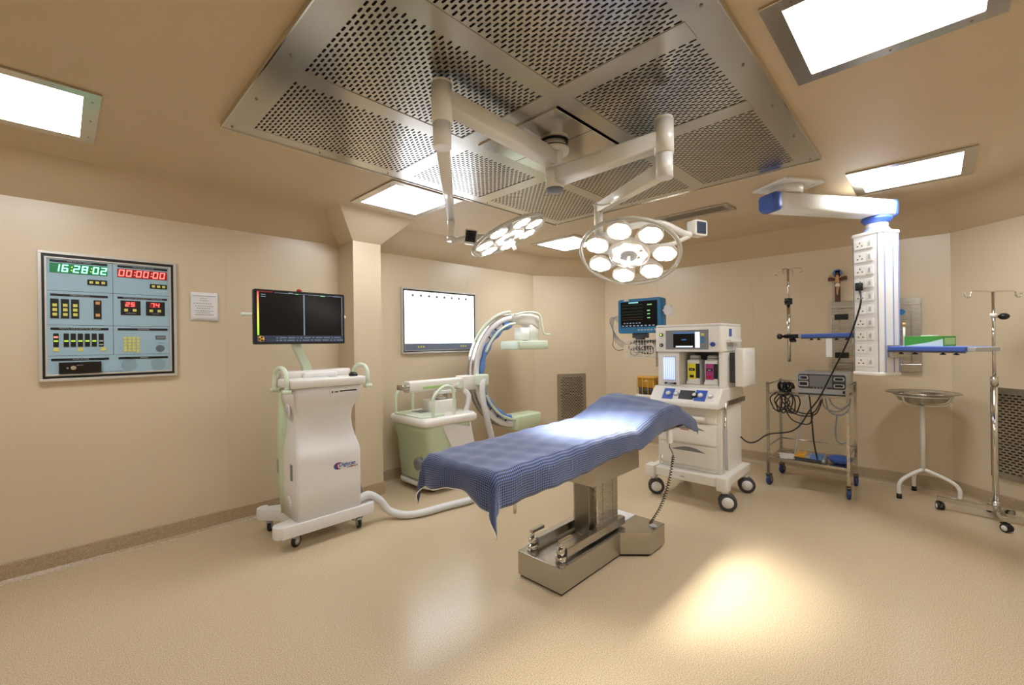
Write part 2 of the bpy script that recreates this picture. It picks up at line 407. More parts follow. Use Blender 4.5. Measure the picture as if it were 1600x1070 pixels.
hub = box('hub_plate', 'steel_polish', lam, lx(XD[0] + HW), lx(XD[1] - HW), ly(YD[0] + HW), ly(YD[1] - HW), zz - 0.012, zz - 0.001, 0.002)
MB().bb(lx(2.08) - .002, lx(2.08) + .002, ly(YD[0] + HW), ly(YD[1] - HW), zz - 0.0125, zz - 0.0115).build('seam', 'black', hub)
box('plenum', 'plenum', lam, lx(DX0 + .01), lx(DX1 - .01), ly(DY0 + .01), ly(DY1 - .01), zz + 0.018, zz + 0.024)
sc = MB()
for x in [DX0 + 0.04 + i * (DX1 - DX0 - .08) / 6 for i in range(7)]:
    for y in (DY0 + .05, DY1 - .04): sc.cyl((lx(x), ly(y), zz - .004), (lx(x), ly(y), zz), 0.006, n=8)
for y in (0.95, 1.45, 1.9, 2.35):
    for x in (DX0 + .05, DX1 - .04): sc.cyl((lx(x), ly(y), zz - .004), (lx(x), ly(y), zz), 0.006, n=8)
sc.build('screws', 'steel_dark', lam)['kind'] = 'stuff'

def grille(name, label, loc, rz, w, h, horiz=True, flat=False, group=None):
    """perforated steel return-air grille on a wall; front is local -y, or local -z if flat"""
    t = thing(name, label, 'vent', loc, rz, group)
    b = 0.05
    if flat:
        fr = MB()
        for a in ((0, w, 0, b), (0, w, h - b, h), (0, b, b, h - b), (w - b, w, b, h - b)): fr.bb(a[0], a[1], a[2], a[3], -0.01, 0)
        fr.build('frame', 'steel', t, .002)
        p = MB(); slotted(p, (b, b, -0.008), (1, 0, 0), (0, 1, 0), w - 2 * b, h - 2 * b, 0.012, 0.026, 0.018, 0.006); p.build('perforated_panel', 'steel_dark', t)
        box('backing', 'plenum', t, b, w - b, b, h - b, -0.003, -0.001)
    else:
        fr = MB()
        for a in ((0, w, 0, b), (0, w, h - b, h), (0, b, b, h - b), (w - b, w, b, h - b)): fr.bb(a[0], a[1], -0.022, 0.0, a[2], a[3])
        fr.build('frame', 'table_steel', t, .003)
        p = MB(); slotted(p, (b, -0.02, b), (0, 0, 1), (1, 0, 0), h - 2 * b, w - 2 * b, 0.023, 0.046, 0.032, 0.010); p.build('perforated_panel', 'table_steel', t)
        box('backing', 'plenum', t, b, w - b, -0.008, -0.002, b, h - b)
    return t
g = grille('ceiling_vent', 'narrow perforated steel air vent in the ceiling behind the round surgical lamp', (4.12, 1.32, HC), 0, 0.27, 0.68, flat=True)
ux, uy = (ROOM[7][0] - ROOM[0][0]), (ROOM[7][1] - ROOM[0][1]); ul = math.hypot(ux, uy); ux /= ul; uy /= ul
grille('return_air_grille', 'perforated steel return air grille low on the far corner wall behind the table', (4.92 + ux * .36, 4.31 + uy * .36, 0.26), math.atan2(uy, ux), 0.47, 0.75, group='return air grilles')
vx, vy = (ROOM[5][0] - ROOM[6][0]), (ROOM[5][1] - ROOM[6][1]); vl = math.hypot(vx, vy); vx /= vl; vy /= vl
grille('return_air_grille', 'perforated steel return air grille at the right edge beside the wheeled drip stand', (5.95 + vx * .335, -0.11 + vy * .335, 0.27), math.atan2(vy, vx), 0.52, 0.785, group='return air grilles')

# ------------------------------------------------------------------ surgical lamps
HX, HY = 2.08, 1.64
def basis(n, ref):
    n = Vector(n).normalized(); x = (Vector(ref) - n * Vector(ref).dot(n)).normalized(); y = n.cross(x)
    return Matrix(((x.x, y.x, n.x), (x.y, y.y, n.y), (x.z, y.z, n.z))).to_4x4()
def lamp_head(root, c, n, ref, handle=True):
    """lamp head: flat frame with seven lens pods and a clear rim; local +z is the beam"""
    B = Matrix.Translation(c) @ basis(n, ref)
    def add(mb, name, m, parent, M=None):
        o = mb.build(name, m, parent); 
        if M is not None: o.matrix_local = M
        return o
    hd = MB(); rr = 0.285
    hd.m(0)
    for k in range(7):
        a = 2 * math.pi * (k + .5) / 7; x, y = math.cos(a), math.sin(a)
        hd.box((x * .13, y * .13, -.004), (0.1, 0.05, 0.02), a)
    hd.lathe([(0.088, -0.02), (0.118, -0.02), (0.122, 0.0), (0.118, 0.012), (0.088, 0.012), (0.088, -0.02)], n=32, caps=(False, False))
    hd.lathe([(0.0, -0.03), (0.05, -0.03), (0.058, 0.0), (0.05, 0.012)], n=24, caps=(False, True))
    for k in range(7):
        a = 2 * math.pi * k / 7; hd.box((math.cos(a) * .07, math.sin(a) * .07, -0.006), (0.06, 0.03, 0.014), a)
    head = hd.build('lamp_head', ['lamp_white'], root); head.matrix_local = B
    MB().tube([(rr * math.cos(2 * math.pi * i / 40), rr * math.sin(2 * math.pi * i / 40), 0) for i in range(40)], 0.0125, 10, closed=True).build('rim', 'lamp_ring', head)
    for k in range(7):
        a = 2 * math.pi * k / 7 + .22; cx_, cy_ = .2 * math.cos(a), .2 * math.sin(a)
        pod = MB(); pod.m(0).lathe([(0.0, -.028), (0.055, -.026), (0.069, -.008), (0.071, 0.008), (0.066, 0.011)], (cx_, cy_, 0), 20, caps=(False, False))
        pod.m(0).box((math.cos(a) * .262, math.sin(a) * .262, -.006), (.05, .02, .012), a)
        pod.m(0).lathe([(0.066, 0.0085), (0.0, 0.0085)], (cx_, cy_, 0), 20, caps=(False, False))
        pod.m(1)
        for q in range(7):
            if q == 0: px, py = 0, 0
            else: px, py = .042 * math.cos(q * math.pi / 3 + a), .042 * math.sin(q * math.pi / 3 + a)
            pod.lathe([(0.0195, 0.009), (0.0195, 0.013), (0.012, 0.0155), (0.0, 0.0155)], (cx_ + px, cy_ + py, 0), 12, caps=(False, False))
        pod.build('lens_pod', ['lamp_white', 'glow_lamp'], head)
    for k in range(7):
        a = 2 * math.pi * (k + .2) / 7
        MB().lathe([(0.02, 0.010), (0.02, 0.014), (0.013, 0.0165), (0.0, 0.0165)], (.084 * math.cos(a), .084 * math.sin(a), 0), 12, caps=(False, False)).build('inner_lens', 'glow_lamp', head)
    MB().lathe([(0.048, 0.012), (0.048, 0.02), (0.02, 0.022)], n=24, caps=(False, True)).build('hub_cap', 'light_grey', head)
    if handle: MB().lathe([(0.010, 0.02), (0.010, 0.07), (0.014, 0.075), (0.013, 0.11), (0.008, 0.114)], n=14).build('handle', 'lamp_white', head)
    return head, B
def vcyl(mb, x, y, z0, z1, r, n=20): mb.cyl((x, y, z0), (x, y, z1), r, n=n)
def beam(p, q, w0, h0, w1, h1, r=0.14):
    """box-section arm from p to q with rounded edges"""
    p, q = Vector(p), Vector(q); d = (q - p).normalized(); s = d.cross(Vector((0, 0, 1))).normalized(); u = s.cross(d)
    rg = []
    for c_, w, h in ((p, w0, h0), (q, w1, h1)):
        rg.append([c_ + s * a + u * b for a, b in rrect(-w / 2, w / 2, -h / 2, h / 2, min(w, h) * r, 3)])
    return MB().rings(rg, True)
# left lamp, with the shared ceiling mount
la = thing('surgical_light', 'left surgical lamp seen nearly edge on, on the upper white swing arm', 'surgical lamp', (HX, HY, HC), 0, 'surgical lamps over the table')
O = Vector((HX, HY, HC))
def L_(p): return Vector(p) - O
m_ = MB(); m_.cyl((0, 0, -0.056), (0, 0, -0.03), 0.07, n=24); m_.cyl((0, 0, -0.16), (0, 0, -0.03), 0.048, n=24); m_.lathe([(0.085, -.085), (0.09, -.075), (0.09, -.062), (0.075, -0.058)], n=28)
m_.build('ceiling_mount', 'lamp_white', la)
MB().lathe([(0.088, -.060), (0.088, -.054), (0.07, -.052)], n=28).build('mount_collar', 'dark_grey', la)
J1 = Vector((1.204, 1.588, 2.60))
beam(L_((HX - .03, HY, 2.60)), L_(J1), .085, .1, .08, .085).build('swing_arm', 'lamp_white', la)
MB().cyl(L_((HX, HY, 2.535)), L_((HX, HY, 2.665)), 0.052, n=24).build('swing_arm_bearing', 'lamp_white', la)
k = MB(); k.cyl(L_((J1.x, J1.y, 2.49)), L_((J1.x, J1.y, 2.665)), 0.046, n=22); k.lathe([(0.046, 0), (0.043, .012), (0.03, .016)], L_((J1.x, J1.y, 2.665)), 22); k.build('elbow', 'lamp_white', la)
k = MB(); k.cyl(L_((J1.x, J1.y, 2.38)), L_((J1.x, J1.y, 2.49)), 0.041, n=20); k.build('elbow_sleeve', 'white', la)
Q1 = Vector((1.93, 2.455, 2.37))
beam(L_((J1.x + .02, J1.y + .024, 2.42)), L_(Q1 + Vector((0, 0, .02))), .06, .075, .05, .06).build('spring_arm', 'lamp_white', la)
k = MB(); k.cyl(L_(Q1 + Vector((0, 0, .05))), L_(Q1 + Vector((0, 0, -.13))), 0.026, n=16); k.cyl(L_(Q1 + Vector((0, 0, -.15))), L_(Q1 + Vector((0, 0, -.12))), 0.032, n=16); k.build('drop_tube', 'lamp_white', la)
HC1 = Vector((2.26, 2.21, 2.27)); N1 = Vector((.251, -.339, -.907))
yk = Q1 + Vector((0, 0, -.15)); bx_ = Vector((2.045, 2.375, 2.255))
MB().tube([L_(yk), L_(yk + (bx_ - yk) * .5), L_(bx_)], 0.024, 12).build('yoke', 'lamp_white', la)
cb = MB(); cb.rbox(-.045, .045, -.03, .03, -.05, .05, .012, 3, 'y'); cbo = cb.build('control_box', 'lamp_white', la)
cbo.matrix_local = Matrix.Translation(L_(bx_)) @ Matrix.Rotation(R(-45), 4, 'Z') @ Matrix.Rotation(R(8), 4, 'Y')
MB().bb(-.036, .036, -.033, -.029, -.04, .04).build('touch_panel', 'black_gloss', cbo)
tp = MB()
for i in range(3):
    for j in range(3): tp.bb(-.026 + i * .022, -.018 + i * .022, -.0345, -.0325, -.028 + j * .024, -.020 + j * .024)
tp.build('touch_keys', 'dark_grey', cbo)
hb = HC1 - N1.normalized() * .02
MB().tube([L_(bx_), L_(bx_.lerp(HC1, .45)), L_(hb.lerp(bx_, .25)), L_(hb)], 0.02, 12).build('head_bracket', 'lamp_white', la)
h1, B1 = lamp_head(la, L_(HC1), N1, (0.7, -0.6, 0.45))
MB().lathe([(0.0, -.05), (0.1, -.048), (0.13, -.03), (0.12, -.018)], n=28, caps=(False, False)).build('back_shell', 'lamp_white', h1)
# right lamp on the lower arm
lb = thing('surgical_light', 'round surgical lamp facing the camera, hanging on the lower white swing arm', 'surgical lamp', (HX, HY, HC), 0, 'surgical lamps over the table')
MB().cyl(L_((HX, HY, 2.42)), L_((HX, HY, 2.54)), 0.056, n=24).build('swing_arm_bearing', 'lamp_white', lb)
MB().lathe([(0.056, 0), (0.05, -.014), (0.02, -.016)], L_((HX, HY, 2.42)), 24).build('bearing_cap', 'mid_grey', lb)
J2 = Vector((2.08, 0.953, 2.49))
beam(L_((HX, HY - .03, 2.49)), L_(J2), .085, .1, .08, .085).build('swing_arm', 'lamp_white', lb)
k = MB(); k.cyl(L_((J2.x, J2.y, 2.42)), L_((J2.x, J2.y, 2.585)), 0.046, n=22); k.lathe([(0.046, 0), (0.043, .012), (0.03, .016)], L_((J2.x, J2.y, 2.585)), 22); k.build('elbow', 'lamp_white', lb)
MB().cyl(L_((J2.x, J2.y, 2.30)), L_((J2.x, J2.y, 2.42)), 0.041, n=20).build('elbow_sleeve', 'white', lb)
Q2 = Vector((2.235, 1.435, 2.29))
beam(L_((J2.x + .01, J2.y + .03, 2.34)), L_(Q2 + Vector((0, 0, .0))), .06, .08, .045, .055).build('spring_arm', 'lamp_white', lb)
MB().tube([L_((J2.x + .03 + .3 * (Q2.x - J2.x) * t + .03 * (1 if 0 < t < 1 else 0), J2.y + .06 + (Q2.y - J2.y) * .85 * t, 2.345 - .05 * t - .04 * math.sin(math.pi * t))) for t in [i / 8 for i in range(9)]], .004, 6).build('arm_cable', 'white', lb)
k = MB(); k.cyl(L_(Q2 + Vector((0, 0, .035))), L_(Q2 + Vector((0, 0, -.17))), 0.026, n=16); k.build('drop_tube', 'lamp_white', lb)
HC2 = Vector((2.36, 1.305, 2.02)); N2 = Vector((-.487, -.167, -.857))
y2 = Q2 + Vector((0, 0, -.175)); hb2 = HC2 - N2.normalized() * .03
MB().tube([L_(p) for p in smooth_path([y2, y2 + Vector((.03, -.03, -.005)), HC2.lerp(y2, .35) - N2.normalized() * .05, hb2], 5)], 0.026, 12).build('yoke', 'lamp_white', lb)
h2, B2 = lamp_head(lb, L_(HC2), N2, (0.69, -0.72, 0.1))
br = [y2, y2 + Vector((.1, -.12, .055)), y2 + Vector((.22, -.27, .075)), Vector((2.56, 1.07, 2.135)), Vector((2.60, 1.035, 2.12))]
MB().tube([L_(p) for p in smooth_path(br, 6)], 0.02, 12).build('head_bracket', 'lamp_white', lb)
cb = MB(); cb.rbox(-.05, .05, -.03, .03, -.045, .045, .012, 3, 'y'); cbo = cb.build('control_box', 'lamp_white', lb)
cbo.matrix_local = Matrix.Translation(L_((2.635, 1.01, 2.16))) @ Matrix.Rotation(R(-20), 4, 'Z')
MB().bb(-.036, .036, -.033, -.029, -.034, .034).build('touch_panel', 'screen_bar', cbo)
MB().tube([L_((2.60, 1.035, 2.12)), L_((2.52, 1.10, 2.07)), L_(HC2.lerp(Vector((2.52, 1.10, 2.07)), .55))], 0.014, 10).build('rim_bracket', 'lamp_white', lb)
def spot(name, c, n, w, ang, parent, O_):
    l = bpy.data.lights.new(name, 'SPOT'); l.energy = w; l.spot_size = R(ang); l.spot_blend = 1.0; l.shadow_soft_size = 0.2; l.color = (1.0, 0.96, 0.9)
    o = bpy.data.objects.new(name, l); COL.objects.link(o); o.parent = parent
    o.location = Vector(c) - O_ + Vector(n).normalized() * .03; o.rotation_euler = Vector(n).to_track_quat('-Z', 'Y').to_euler(); return o
spot('lamp_beam', HC1, Vector((2.53, 1.70, .92)) - HC1, SPOT_W[0], 44, la, O)
spot('lamp_beam', HC2, N2, SPOT_W[1], 60, lb, O)

def stuff(o): o['kind'] = 'stuff'; return o
# ------------------------------------------------------------------ wall control panel (left wall)
cp_ = thing('control_panel', 'light blue operating theatre control panel with green and red digital clocks on the wall', 'control panel', (0.266, 4.308, 1.7175))
def ring_frame(name, m, parent, x0, x1, z0, z1, t, y0, y1, bevel=0):
    mb = MB()
    for a in ((x0, x1, z0, z0 + t), (x0, x1, z1 - t, z1), (x0, x0 + t, z0 + t, z1 - t), (x1 - t, x1, z0 + t, z1 - t)): mb.bb(a[0], a[1], y0, y1, a[2], a[3])
    return mb.build(name, m, parent, bevel)
ring_frame('outer_frame', 'frame_silver', cp_, -.371, .369, -.441, .441, .018, -.03, 0, .002)
ring_frame('black_gasket', 'black', cp_, -.353, .351, -.421, .421, .013, -.022, 0)
ring_frame('inner_frame', 'frame_silver', cp_, -.340, .336, -.405, .405, .010, -.026, 0, .001)
box('plate', 'panel_blue', cp_, -.33, .326, -.018, -.002, -.396, .396)
gr = MB(); gr.bb(-.0012, .0012, -.0188, -.0175, -.268, .395)
for z in (.177, -.058, -.268): gr.bb(-.33, .326, -.0188, -.0175, z - .0012, z + .0012)
gr.build('panel_seam', 'dark_grey', cp_)
YF = -.0185
def pbox(name, m, par, x0, x1, z0, z1, d=.003, y=YF): return MB().bb(x0, x1, y - d, y, z0, z1).build(name, m, par)
heads = [(-.315, -.028, .371, .387, 'TIME OF DAY CLOCK'), (.026, .315, .371, .387, 'TIME ELAPSED CLOCK'), (-.314, -.027, .141, .156, 'LIGHT CONTROL'), (.024, .312, .141, .156, 'TEMPERATURE & HUMIDITY INDICATOR'),
         (-.314, -.026, -.091, -.075, 'MEDICAL GAS & HEPA FILTER ALARM'), (.024, .312, -.091, -.075, 'TELEPHONE'), (-.313, -.025, -.303, -.287, 'MUSIC PLAYER'), (.026, .313, -.303, -.287, 'SPEAKER')]
for x0, x1, z0, z1, s in heads:
    h = pbox('heading_strip', 'black', cp_, x0, x1, z0, z1, .002)
    text('lettering', s, .0125, 'light_grey', h, ((x0 + x1) / 2, YF - .0024, (z0 + z1) / 2), extrude=.0002)
SEG = {'0': 'abcdef', '1': 'bc', '2': 'abged', '4': 'fgbc', '5': 'afgcd', '6': 'afgedc', '7': 'abc', '8': 'abcdefg'}
def digits(s, x, z, h, w, gap, m, parent, y, colon=.012, cm=None):
    mb = MB(); t = h * .14; sl = .12
    def P(u, v): return x + u + sl * (v - z)
    for ch in s:
        if ch == ':':
            for v in (z + h * .22, z - h * .22): mb.m(1).bb(P(0, v) + colon * .25, P(0, v) + colon * .25 + t, y - .0015, y, v - t / 2, v + t / 2)
            mb.m(0); x += colon; continue
        for g_ in SEG[ch]:
            if g_ in 'agd':
                v = {'a': z + h / 2 - t / 2, 'g': z, 'd': z - h / 2 + t / 2}[g_]; mb.box((P(w / 2, v), y - .0007, v), (w - t * .6, .0014, t))
            else:
                u = {'f': t / 2, 'e': t / 2, 'b': w - t / 2, 'c': w - t / 2}[g_]; v = z + (h / 4 if g_ in 'fb' else -h / 4)
                b_ = len(mb.v); v0, v1 = v - h / 4 + t * .15, v + h / 4 - t * .15
                pts = [(P(u - t / 2, v0), v0), (P(u + t / 2, v0), v0), (P(u + t / 2, v1), v1), (P(u - t / 2, v1), v1)]
                for yy in (y, y - .0014): mb.v.extend(Vector((a, yy, c)) for a, c in pts)
                mb.face([b_ + i for i in (4, 5, 6, 7)]); mb.face([b_ + i for i in (3, 2, 1, 0)])
                for i in range(4): mb.face([b_ + i, b_ + (i + 1) % 4, b_ + 4 + (i + 1) % 4, b_ + 4 + i])
        x += w + gap
    return mb.build('digits', [m, cm or m], parent)
k1 = pbox('clock_display', 'led_green_back', cp_, -.315, -.029, .300, .364, .004); digits('16:28:02', -.298, .332, .050, .031, .010, 'led_green', k1, YF - .0042, .015, 'led_yellow')
k2 = pbox('clock_display', 'led_red_back', cp_, .025, .313, .300, .361, .004); digits('00:00:00', .033, .331, .048, .031, .010, 'led_red', k2, YF - .0042, .015)
def keys(par, pts, w, h, m='yellow'):
    for x, z in pts: MB().bb(x - w / 2, x + w / 2, YF - .0055, YF - .001, z - h / 2, z + h / 2).build('key', m, par)
for x0, x1, z0, z1 in ((-.133, -.030, .228, .266), (.209, .312, .229, .264)):
    b_ = pbox('button_strip', 'black', cp_, x0, x1, z0, z1); keys(b_, [(x0 + (x1 - x0) * f_, (z0 + z1) / 2) for f_ in (.2, .5, .8)], .019, .017)
for x0 in (-.314, -.264, -.215): b_ = pbox('dimmer_strip', 'black', cp_, x0, x0 + .04, -.012, .121); keys(b_, [(x0 + .021, z) for z in (.078, .047, .015)], .022, .020)
b_ = pbox('dimmer_strip', 'black', cp_, -.102, -.061, -.012, .121); keys(b_, [(-.081, .102), (-.081, .016)], .022, .02, 'orange')
for x0, s in ((.041, '25'), (.185, '74')):
    b_ = pbox('indicator_display', 'black', cp_, x0, x0 + .112, .023, .129); pbox('digit_window', 'led_red_back', b_, x0 + .022, x0 + .084, .083, .121, .001, YF - .003)
    digits(s, x0 + .028, .102, .030, .021, .008, 'led_red', b_, YF - .0042); keys(b_, [(x0 + .03, .059), (x0 + .078, .059)], .021, .019)
    text('lettering', 'TEMPERATURE' if s == '25' else 'HUMIDITY', .009, 'light_grey', b_, (x0 + .056, YF - .0035, .036), extrude=.0002)
for i, x0 in enumerate((-.302, -.253, -.219, -.184, -.149, -.114, -.078)):
    b_ = pbox('gas_alarm', 'black', cp_, x0, x0 + .026, -.207, -.115)
    if i == 0: pbox('alarm_light', 'led_red', b_, x0 + .003, x0 + .023, -.146, -.136, .001, YF - .003)
    pbox('alarm_light', 'led_yellow' if i < 6 else 'light_grey', b_, x0 + .003, x0 + .023, -.172, -.163, .001, YF - .003)
    if i == 6: pbox('alarm_light', 'light_grey', b_, x0 + .003, x0 + .023, -.197, -.190, .001, YF - .003)
for x0 in (-.302, -.184, -.067): pbox('alarm_key', 'yellow', cp_, x0, x0 + .025, -.238, -.213, .004)
for i in range(4):
    for j in range(5): pbox('phone_key', 'yellow', cp_, .057 + i * .0235, .074 + i * .0235, -.157 - j * .0225 - (.006 if i == 3 and j == 4 else 0), -.139 - j * .0225, .003)
lc = pbox('phone_display', 'dark_grey', cp_, .239, .299, -.157, -.129); pbox('glass', 'mid_grey', lc, .243, .295, -.152, -.134, .001, YF - .003)
text('lettering', 'SPEAKER', .009, 'ink', cp_, (.272, YF - .0006, -.186), extrude=.0002); text('lettering', 'OPERATION THEATRE PANEL', .0115, 'ink', cp_, (-.02, YF - .0006, -.389), extrude=.0002)
def speaker_holes(name, x, z, r):
    mb = MB()
    for k_ in range(1, 8):
        n = 6 * k_
        for i in range(n):
            a = 2 * math.pi * i / n; px, pz = x + r * k_ / 7 * math.cos(a), z + r * k_ / 7 * math.sin(a)
            mb.bb(px - .0013, px + .0013, YF - .0006, YF + .0002, pz - .0013, pz + .0013)
    return stuff(mb.build(name, 'ink', cp_))
speaker_holes('speaker_perforation', .0845, -.347, .042); speaker_holes('speaker_perforation', .2525, -.349, .042); speaker_holes('speaker_perforation', .266, -.228, .026)
mp_ = MB().bb(-.277, -.066, -.036, -.018, -.392, -.313).build('music_player', 'black_gloss', cp_, .002)
MB().cyl((-.207, -.048, -.352), (-.207, -.036, -.352), .014, .016, n=20).build('volume_knob', 'steel_polish', mp_)
MB().cyl((-.236, -.039, -.353), (-.236, -.036, -.353), .006, n=12).build('button', 'mid_grey', mp_)
text('lettering', 'MP3/WMA', .007, 'light_grey', mp_, (-.175, -.0364, -.336), extrude=.0002)

# notice taped to the wall
nt_ = thing('wall_notice', 'white printed paper sheet with small tables taped to the wall beside the control panel', 'notice', (0.823, 4.308, 1.826))
g_ = MB(); rows = []
for j in range(7):
    rows.append([(-.094 + .188 * i / 6, -.002 - (.006 * math.sin(j / 6 * 3) + (.010 if (j == 0 and i > 4) else 0)), -.117 + .234 * j / 6) for i in range(7)])
g_.rings(rows, True, (False, False), closed=False)
o = g_.build('sheet', 'paper', nt_); sd_ = o.modifiers.new('thick', 'SOLIDIFY'); sd_.thickness = .0008
pr = MB()
for k_, (z, w, x) in enumerate([(.088, .16, 0), (.068, .06, 0), (.05, .07, 0), (.026, .13, -.01), (.004, .13, .0), (-.014, .11, .0), (-.034, .13, 0), (-.05, .11, 0), (-.066, .13, 0)]):
    for q in range(int(w / .016)): pr.bb(x - w / 2 + q * .016, x - w / 2 + q * .016 + .011, -.0105, -.0098, z - .0022, z + .0022)
stuff(pr.build('print', 'mid_grey', nt_))

# x-ray view box
vb = thing('xray_view_box', 'large lit white x-ray viewing box in a silver frame on the wall', 'view box', (3.2, 4.308, 1.763))
ring_frame('frame', 'frame_silver', vb, -.55, .55, -.376, .376, .018, -.035, 0, .002); ring_frame('black_gasket', 'black', vb, -.532, .532, -.358, .358, .014, -.028, 0); ring_frame('inner_frame', 'frame_silver', vb, -.518, .518, -.344, .344, .007, -.030, 0)
box('screen', 'glow_view', vb, -.511, .511, -.022, -.002, -.26, .337)
st = box('control_strip', 'strip_blue', vb, -.511, .511, -.024, -.002, -.337, -.26)
for x in (-.33, .30):
    for i in range(3): MB().bb(x + i * .036 - .010, x + i * .036 + .010, -.027, -.024, -.31, -.29).build('key', 'yellow', st)
for i in range(8): MB().cyl((-.40 + i * .112, -.030, .293), (-.40 + i * .112, -.021, .293), .017, n=14).build('film_clip', 'mid_grey', vb)

# ------------------------------------------------------------------ steel hatch cabinet and crucifix (right wall)
cb_ = thing('wall_cabinet', 'brushed steel hatch cabinet with black hinges on the wall behind the power pendant', 'cabinet', (5.948, .462, 1.155), R(-90))
ring_frame('frame', 'steel', cb_, -.364, .364, 0, .742, .075, -.05, 0, .003)
dr = box('door', 'steel', cb_, -.287, .287, -.044, -.004, .077, .665, .002)
for z in (.16, .575):
    hg = MB().bb(-.33, -.21, -.064, -.048, z - .03, z + .03).build('hinge', 'black', dr, .003)
box('window', 'black_gloss', dr, -.10, .06, -.046, -.040, .2, .53)
MB().lathe([(0.0, -.002), (.03, 0), (.03, .002)], (.215, -.044, .60), 18, Quaternion((1, 0, 0), R(90))).build('badge', 'monitor_blue', dr)
crs = thing('crucifix', 'dark wooden crucifix with a small carved figure standing on the steel cabinet', 'crucifix', (5.945, .765, 1.897), R(-90))
k = MB(); k.bb(-.024, .024, -.03, -.012, 0, .345); k.bb(-.085, .085, -.03, -.012, .235, .275); k.build('cross', 'wood', crs, .003)
k = MB(); k.lathe([(.001, -.004), (.042, -.004), (.042, .004), (.001, .004)], (0, -.026, .315), 20, Quaternion((1, 0, 0), R(90))); k.build('halo', 'drape_blue', crs)
fg = MB()
fg.tube([(0, -.045, .30), (0, -.043, .27), (0, -.042, .225), (.003, -.042, .19), (.004, -.045, .15), (.0, -.042, .11), (0, -.04, .075)], .016, 10, rr=[.013, .012, .021, .016, .014, .010, .006])
for s_ in (-1, 1): fg.tube([(s_ * .01, -.042, .262), (s_ * .04, -.040, .275), (s_ * .074, -.036, .288)], .007, 8, rr=[.010, .007, .005])
fgo = fg.build('figure', 'skin_figure', crs)
MB().lathe([(.019, 0), (.024, .015), (.018, .035)], (.003, -.044, .165), 12).build('loincloth', 'white', fgo)
MB().ball((0, -.046, .305), .016, 10, 8, (1, 1, 1.2)).build('head', 'wood', fgo)

# ------------------------------------------------------------------ operating table
TX, TY = 2.55, 1.765
tb = thing('operating_table', 'stainless steel operating table on a heavy pedestal base under the blue sheet', 'operating table', (TX, TY, 0))
bs = MB()
poly = [(2.03 - TX, -.175), (2.70 - TX, -.175), (2.84 - TX, -.33), (3.06 - TX, -.33), (3.06 - TX, .33), (2.84 - TX, .33), (2.70 - TX, .175), (2.03 - TX, .175)]
bs.prism(poly, .015, .165)
base = bs.build('base', 'table_steel', tb, .004)
MB().prism([(x * .97, y * .95) for x, y in poly], 0, .016).build('plinth', 'black', base)
for s_ in (-1, 1):
    rl = MB(); rl.bb(2.14 - TX, 2.83 - TX, s_ * .115 - .025, s_ * .115 + .025, .18, .235); rl.build('rail', 'table_steel', base, .004)
    lk = MB(); lk.cyl((2.105 - TX, s_ * .115, .165), (2.105 - TX, s_ * .115, .20), .034, n=18); lk.cyl((2.105 - TX, s_ * .115, .20), (2.105 - TX, s_ * .115, .245), .026, n=18); lk.cyl((2.105 - TX, s_ * .115, .245), (2.105 - TX, s_ * .115, .275), .014, n=12)
    lk.build('lock_post', 'steel_polish', base)
    MB().bb(2.095 - TX, 2.215 - TX, s_ * .115 - .012, s_ * .115 + .012, .272, .292).build('lock_lever', 'table_steel', base, .003)
MB().cyl((3.06 - TX, -.24, .10), (3.064 - TX, -.24, .10), .026, n=20).build('cover_plug', 'light_grey', base)
MB().cyl((2.96 - TX, -.29, .165), (2.96 - TX, -.29, .169), .026, n=20).build('cover_plug', 'light_grey', base)
box('rear_cover', 'grey_white', base, 2.85 - TX, 3.05 - TX, -.1, .3, .165, .172, .003)
cl = MB(); cl.bb(2.53 - TX, 2.80 - TX, -.10, .10, .165, .62); col_ = cl.build('column', 'steel', tb, .006)
for x in (2.60, 2.73): box('column_groove', 'steel_dark', col_, x - TX - .002, x - TX + .002, -.1015, -.099, .17, .62)
MB().bb(2.49 - TX, 2.53 - TX, -.06, .06, .165, .6).build('column_cover', 'steel_dark', col_, .003)
hd_ = MB(); hd_.bb(2.30 - TX, 2.90 - TX, -.22, .17, .585, .79); hd_.build('head_housing', 'table_steel', tb, .006)
fm = MB(); fm.bb(1.50 - TX, 3.70 - TX, -.21, .21, .79, .815); fm.build('tabletop_frame', 'table_steel', tb, .004)
mt = MB(); mt.bb(1.47 - TX, 2.75 - TX, -.235, .235, .815, .875); mt.box((3.0 - TX, 0, .880), (.52, .42, .05), 0, 0, R(-8)); mt.box((3.45 - TX, .02, .885), (.45, .40, .05), 0, 0, R(9)); mt.build('mattress', 'rubber', tb, .012)
for s_ in (-1, 1):
    MB().bb(1.55 - TX, 3.6 - TX, s_ * .24 - .005, s_ * .24 + .005, .79, .82).build('side_rail', 'steel_polish', tb)
for x, y, z0, z1 in ((1.62, -.20, .62, .79), (2.0, -.1, .64, .79)):
    MB().cyl((x - TX, y, z0), (x - TX, y, z1), .008, n=10).build('release_lever', 'steel_polish', tb)
MB().tube([(2.05 - TX, .05, .79), (2.04 - TX, .04, .70), (2.07 - TX, .02, .66)], .012, 8).build('strap', 'black', tb)

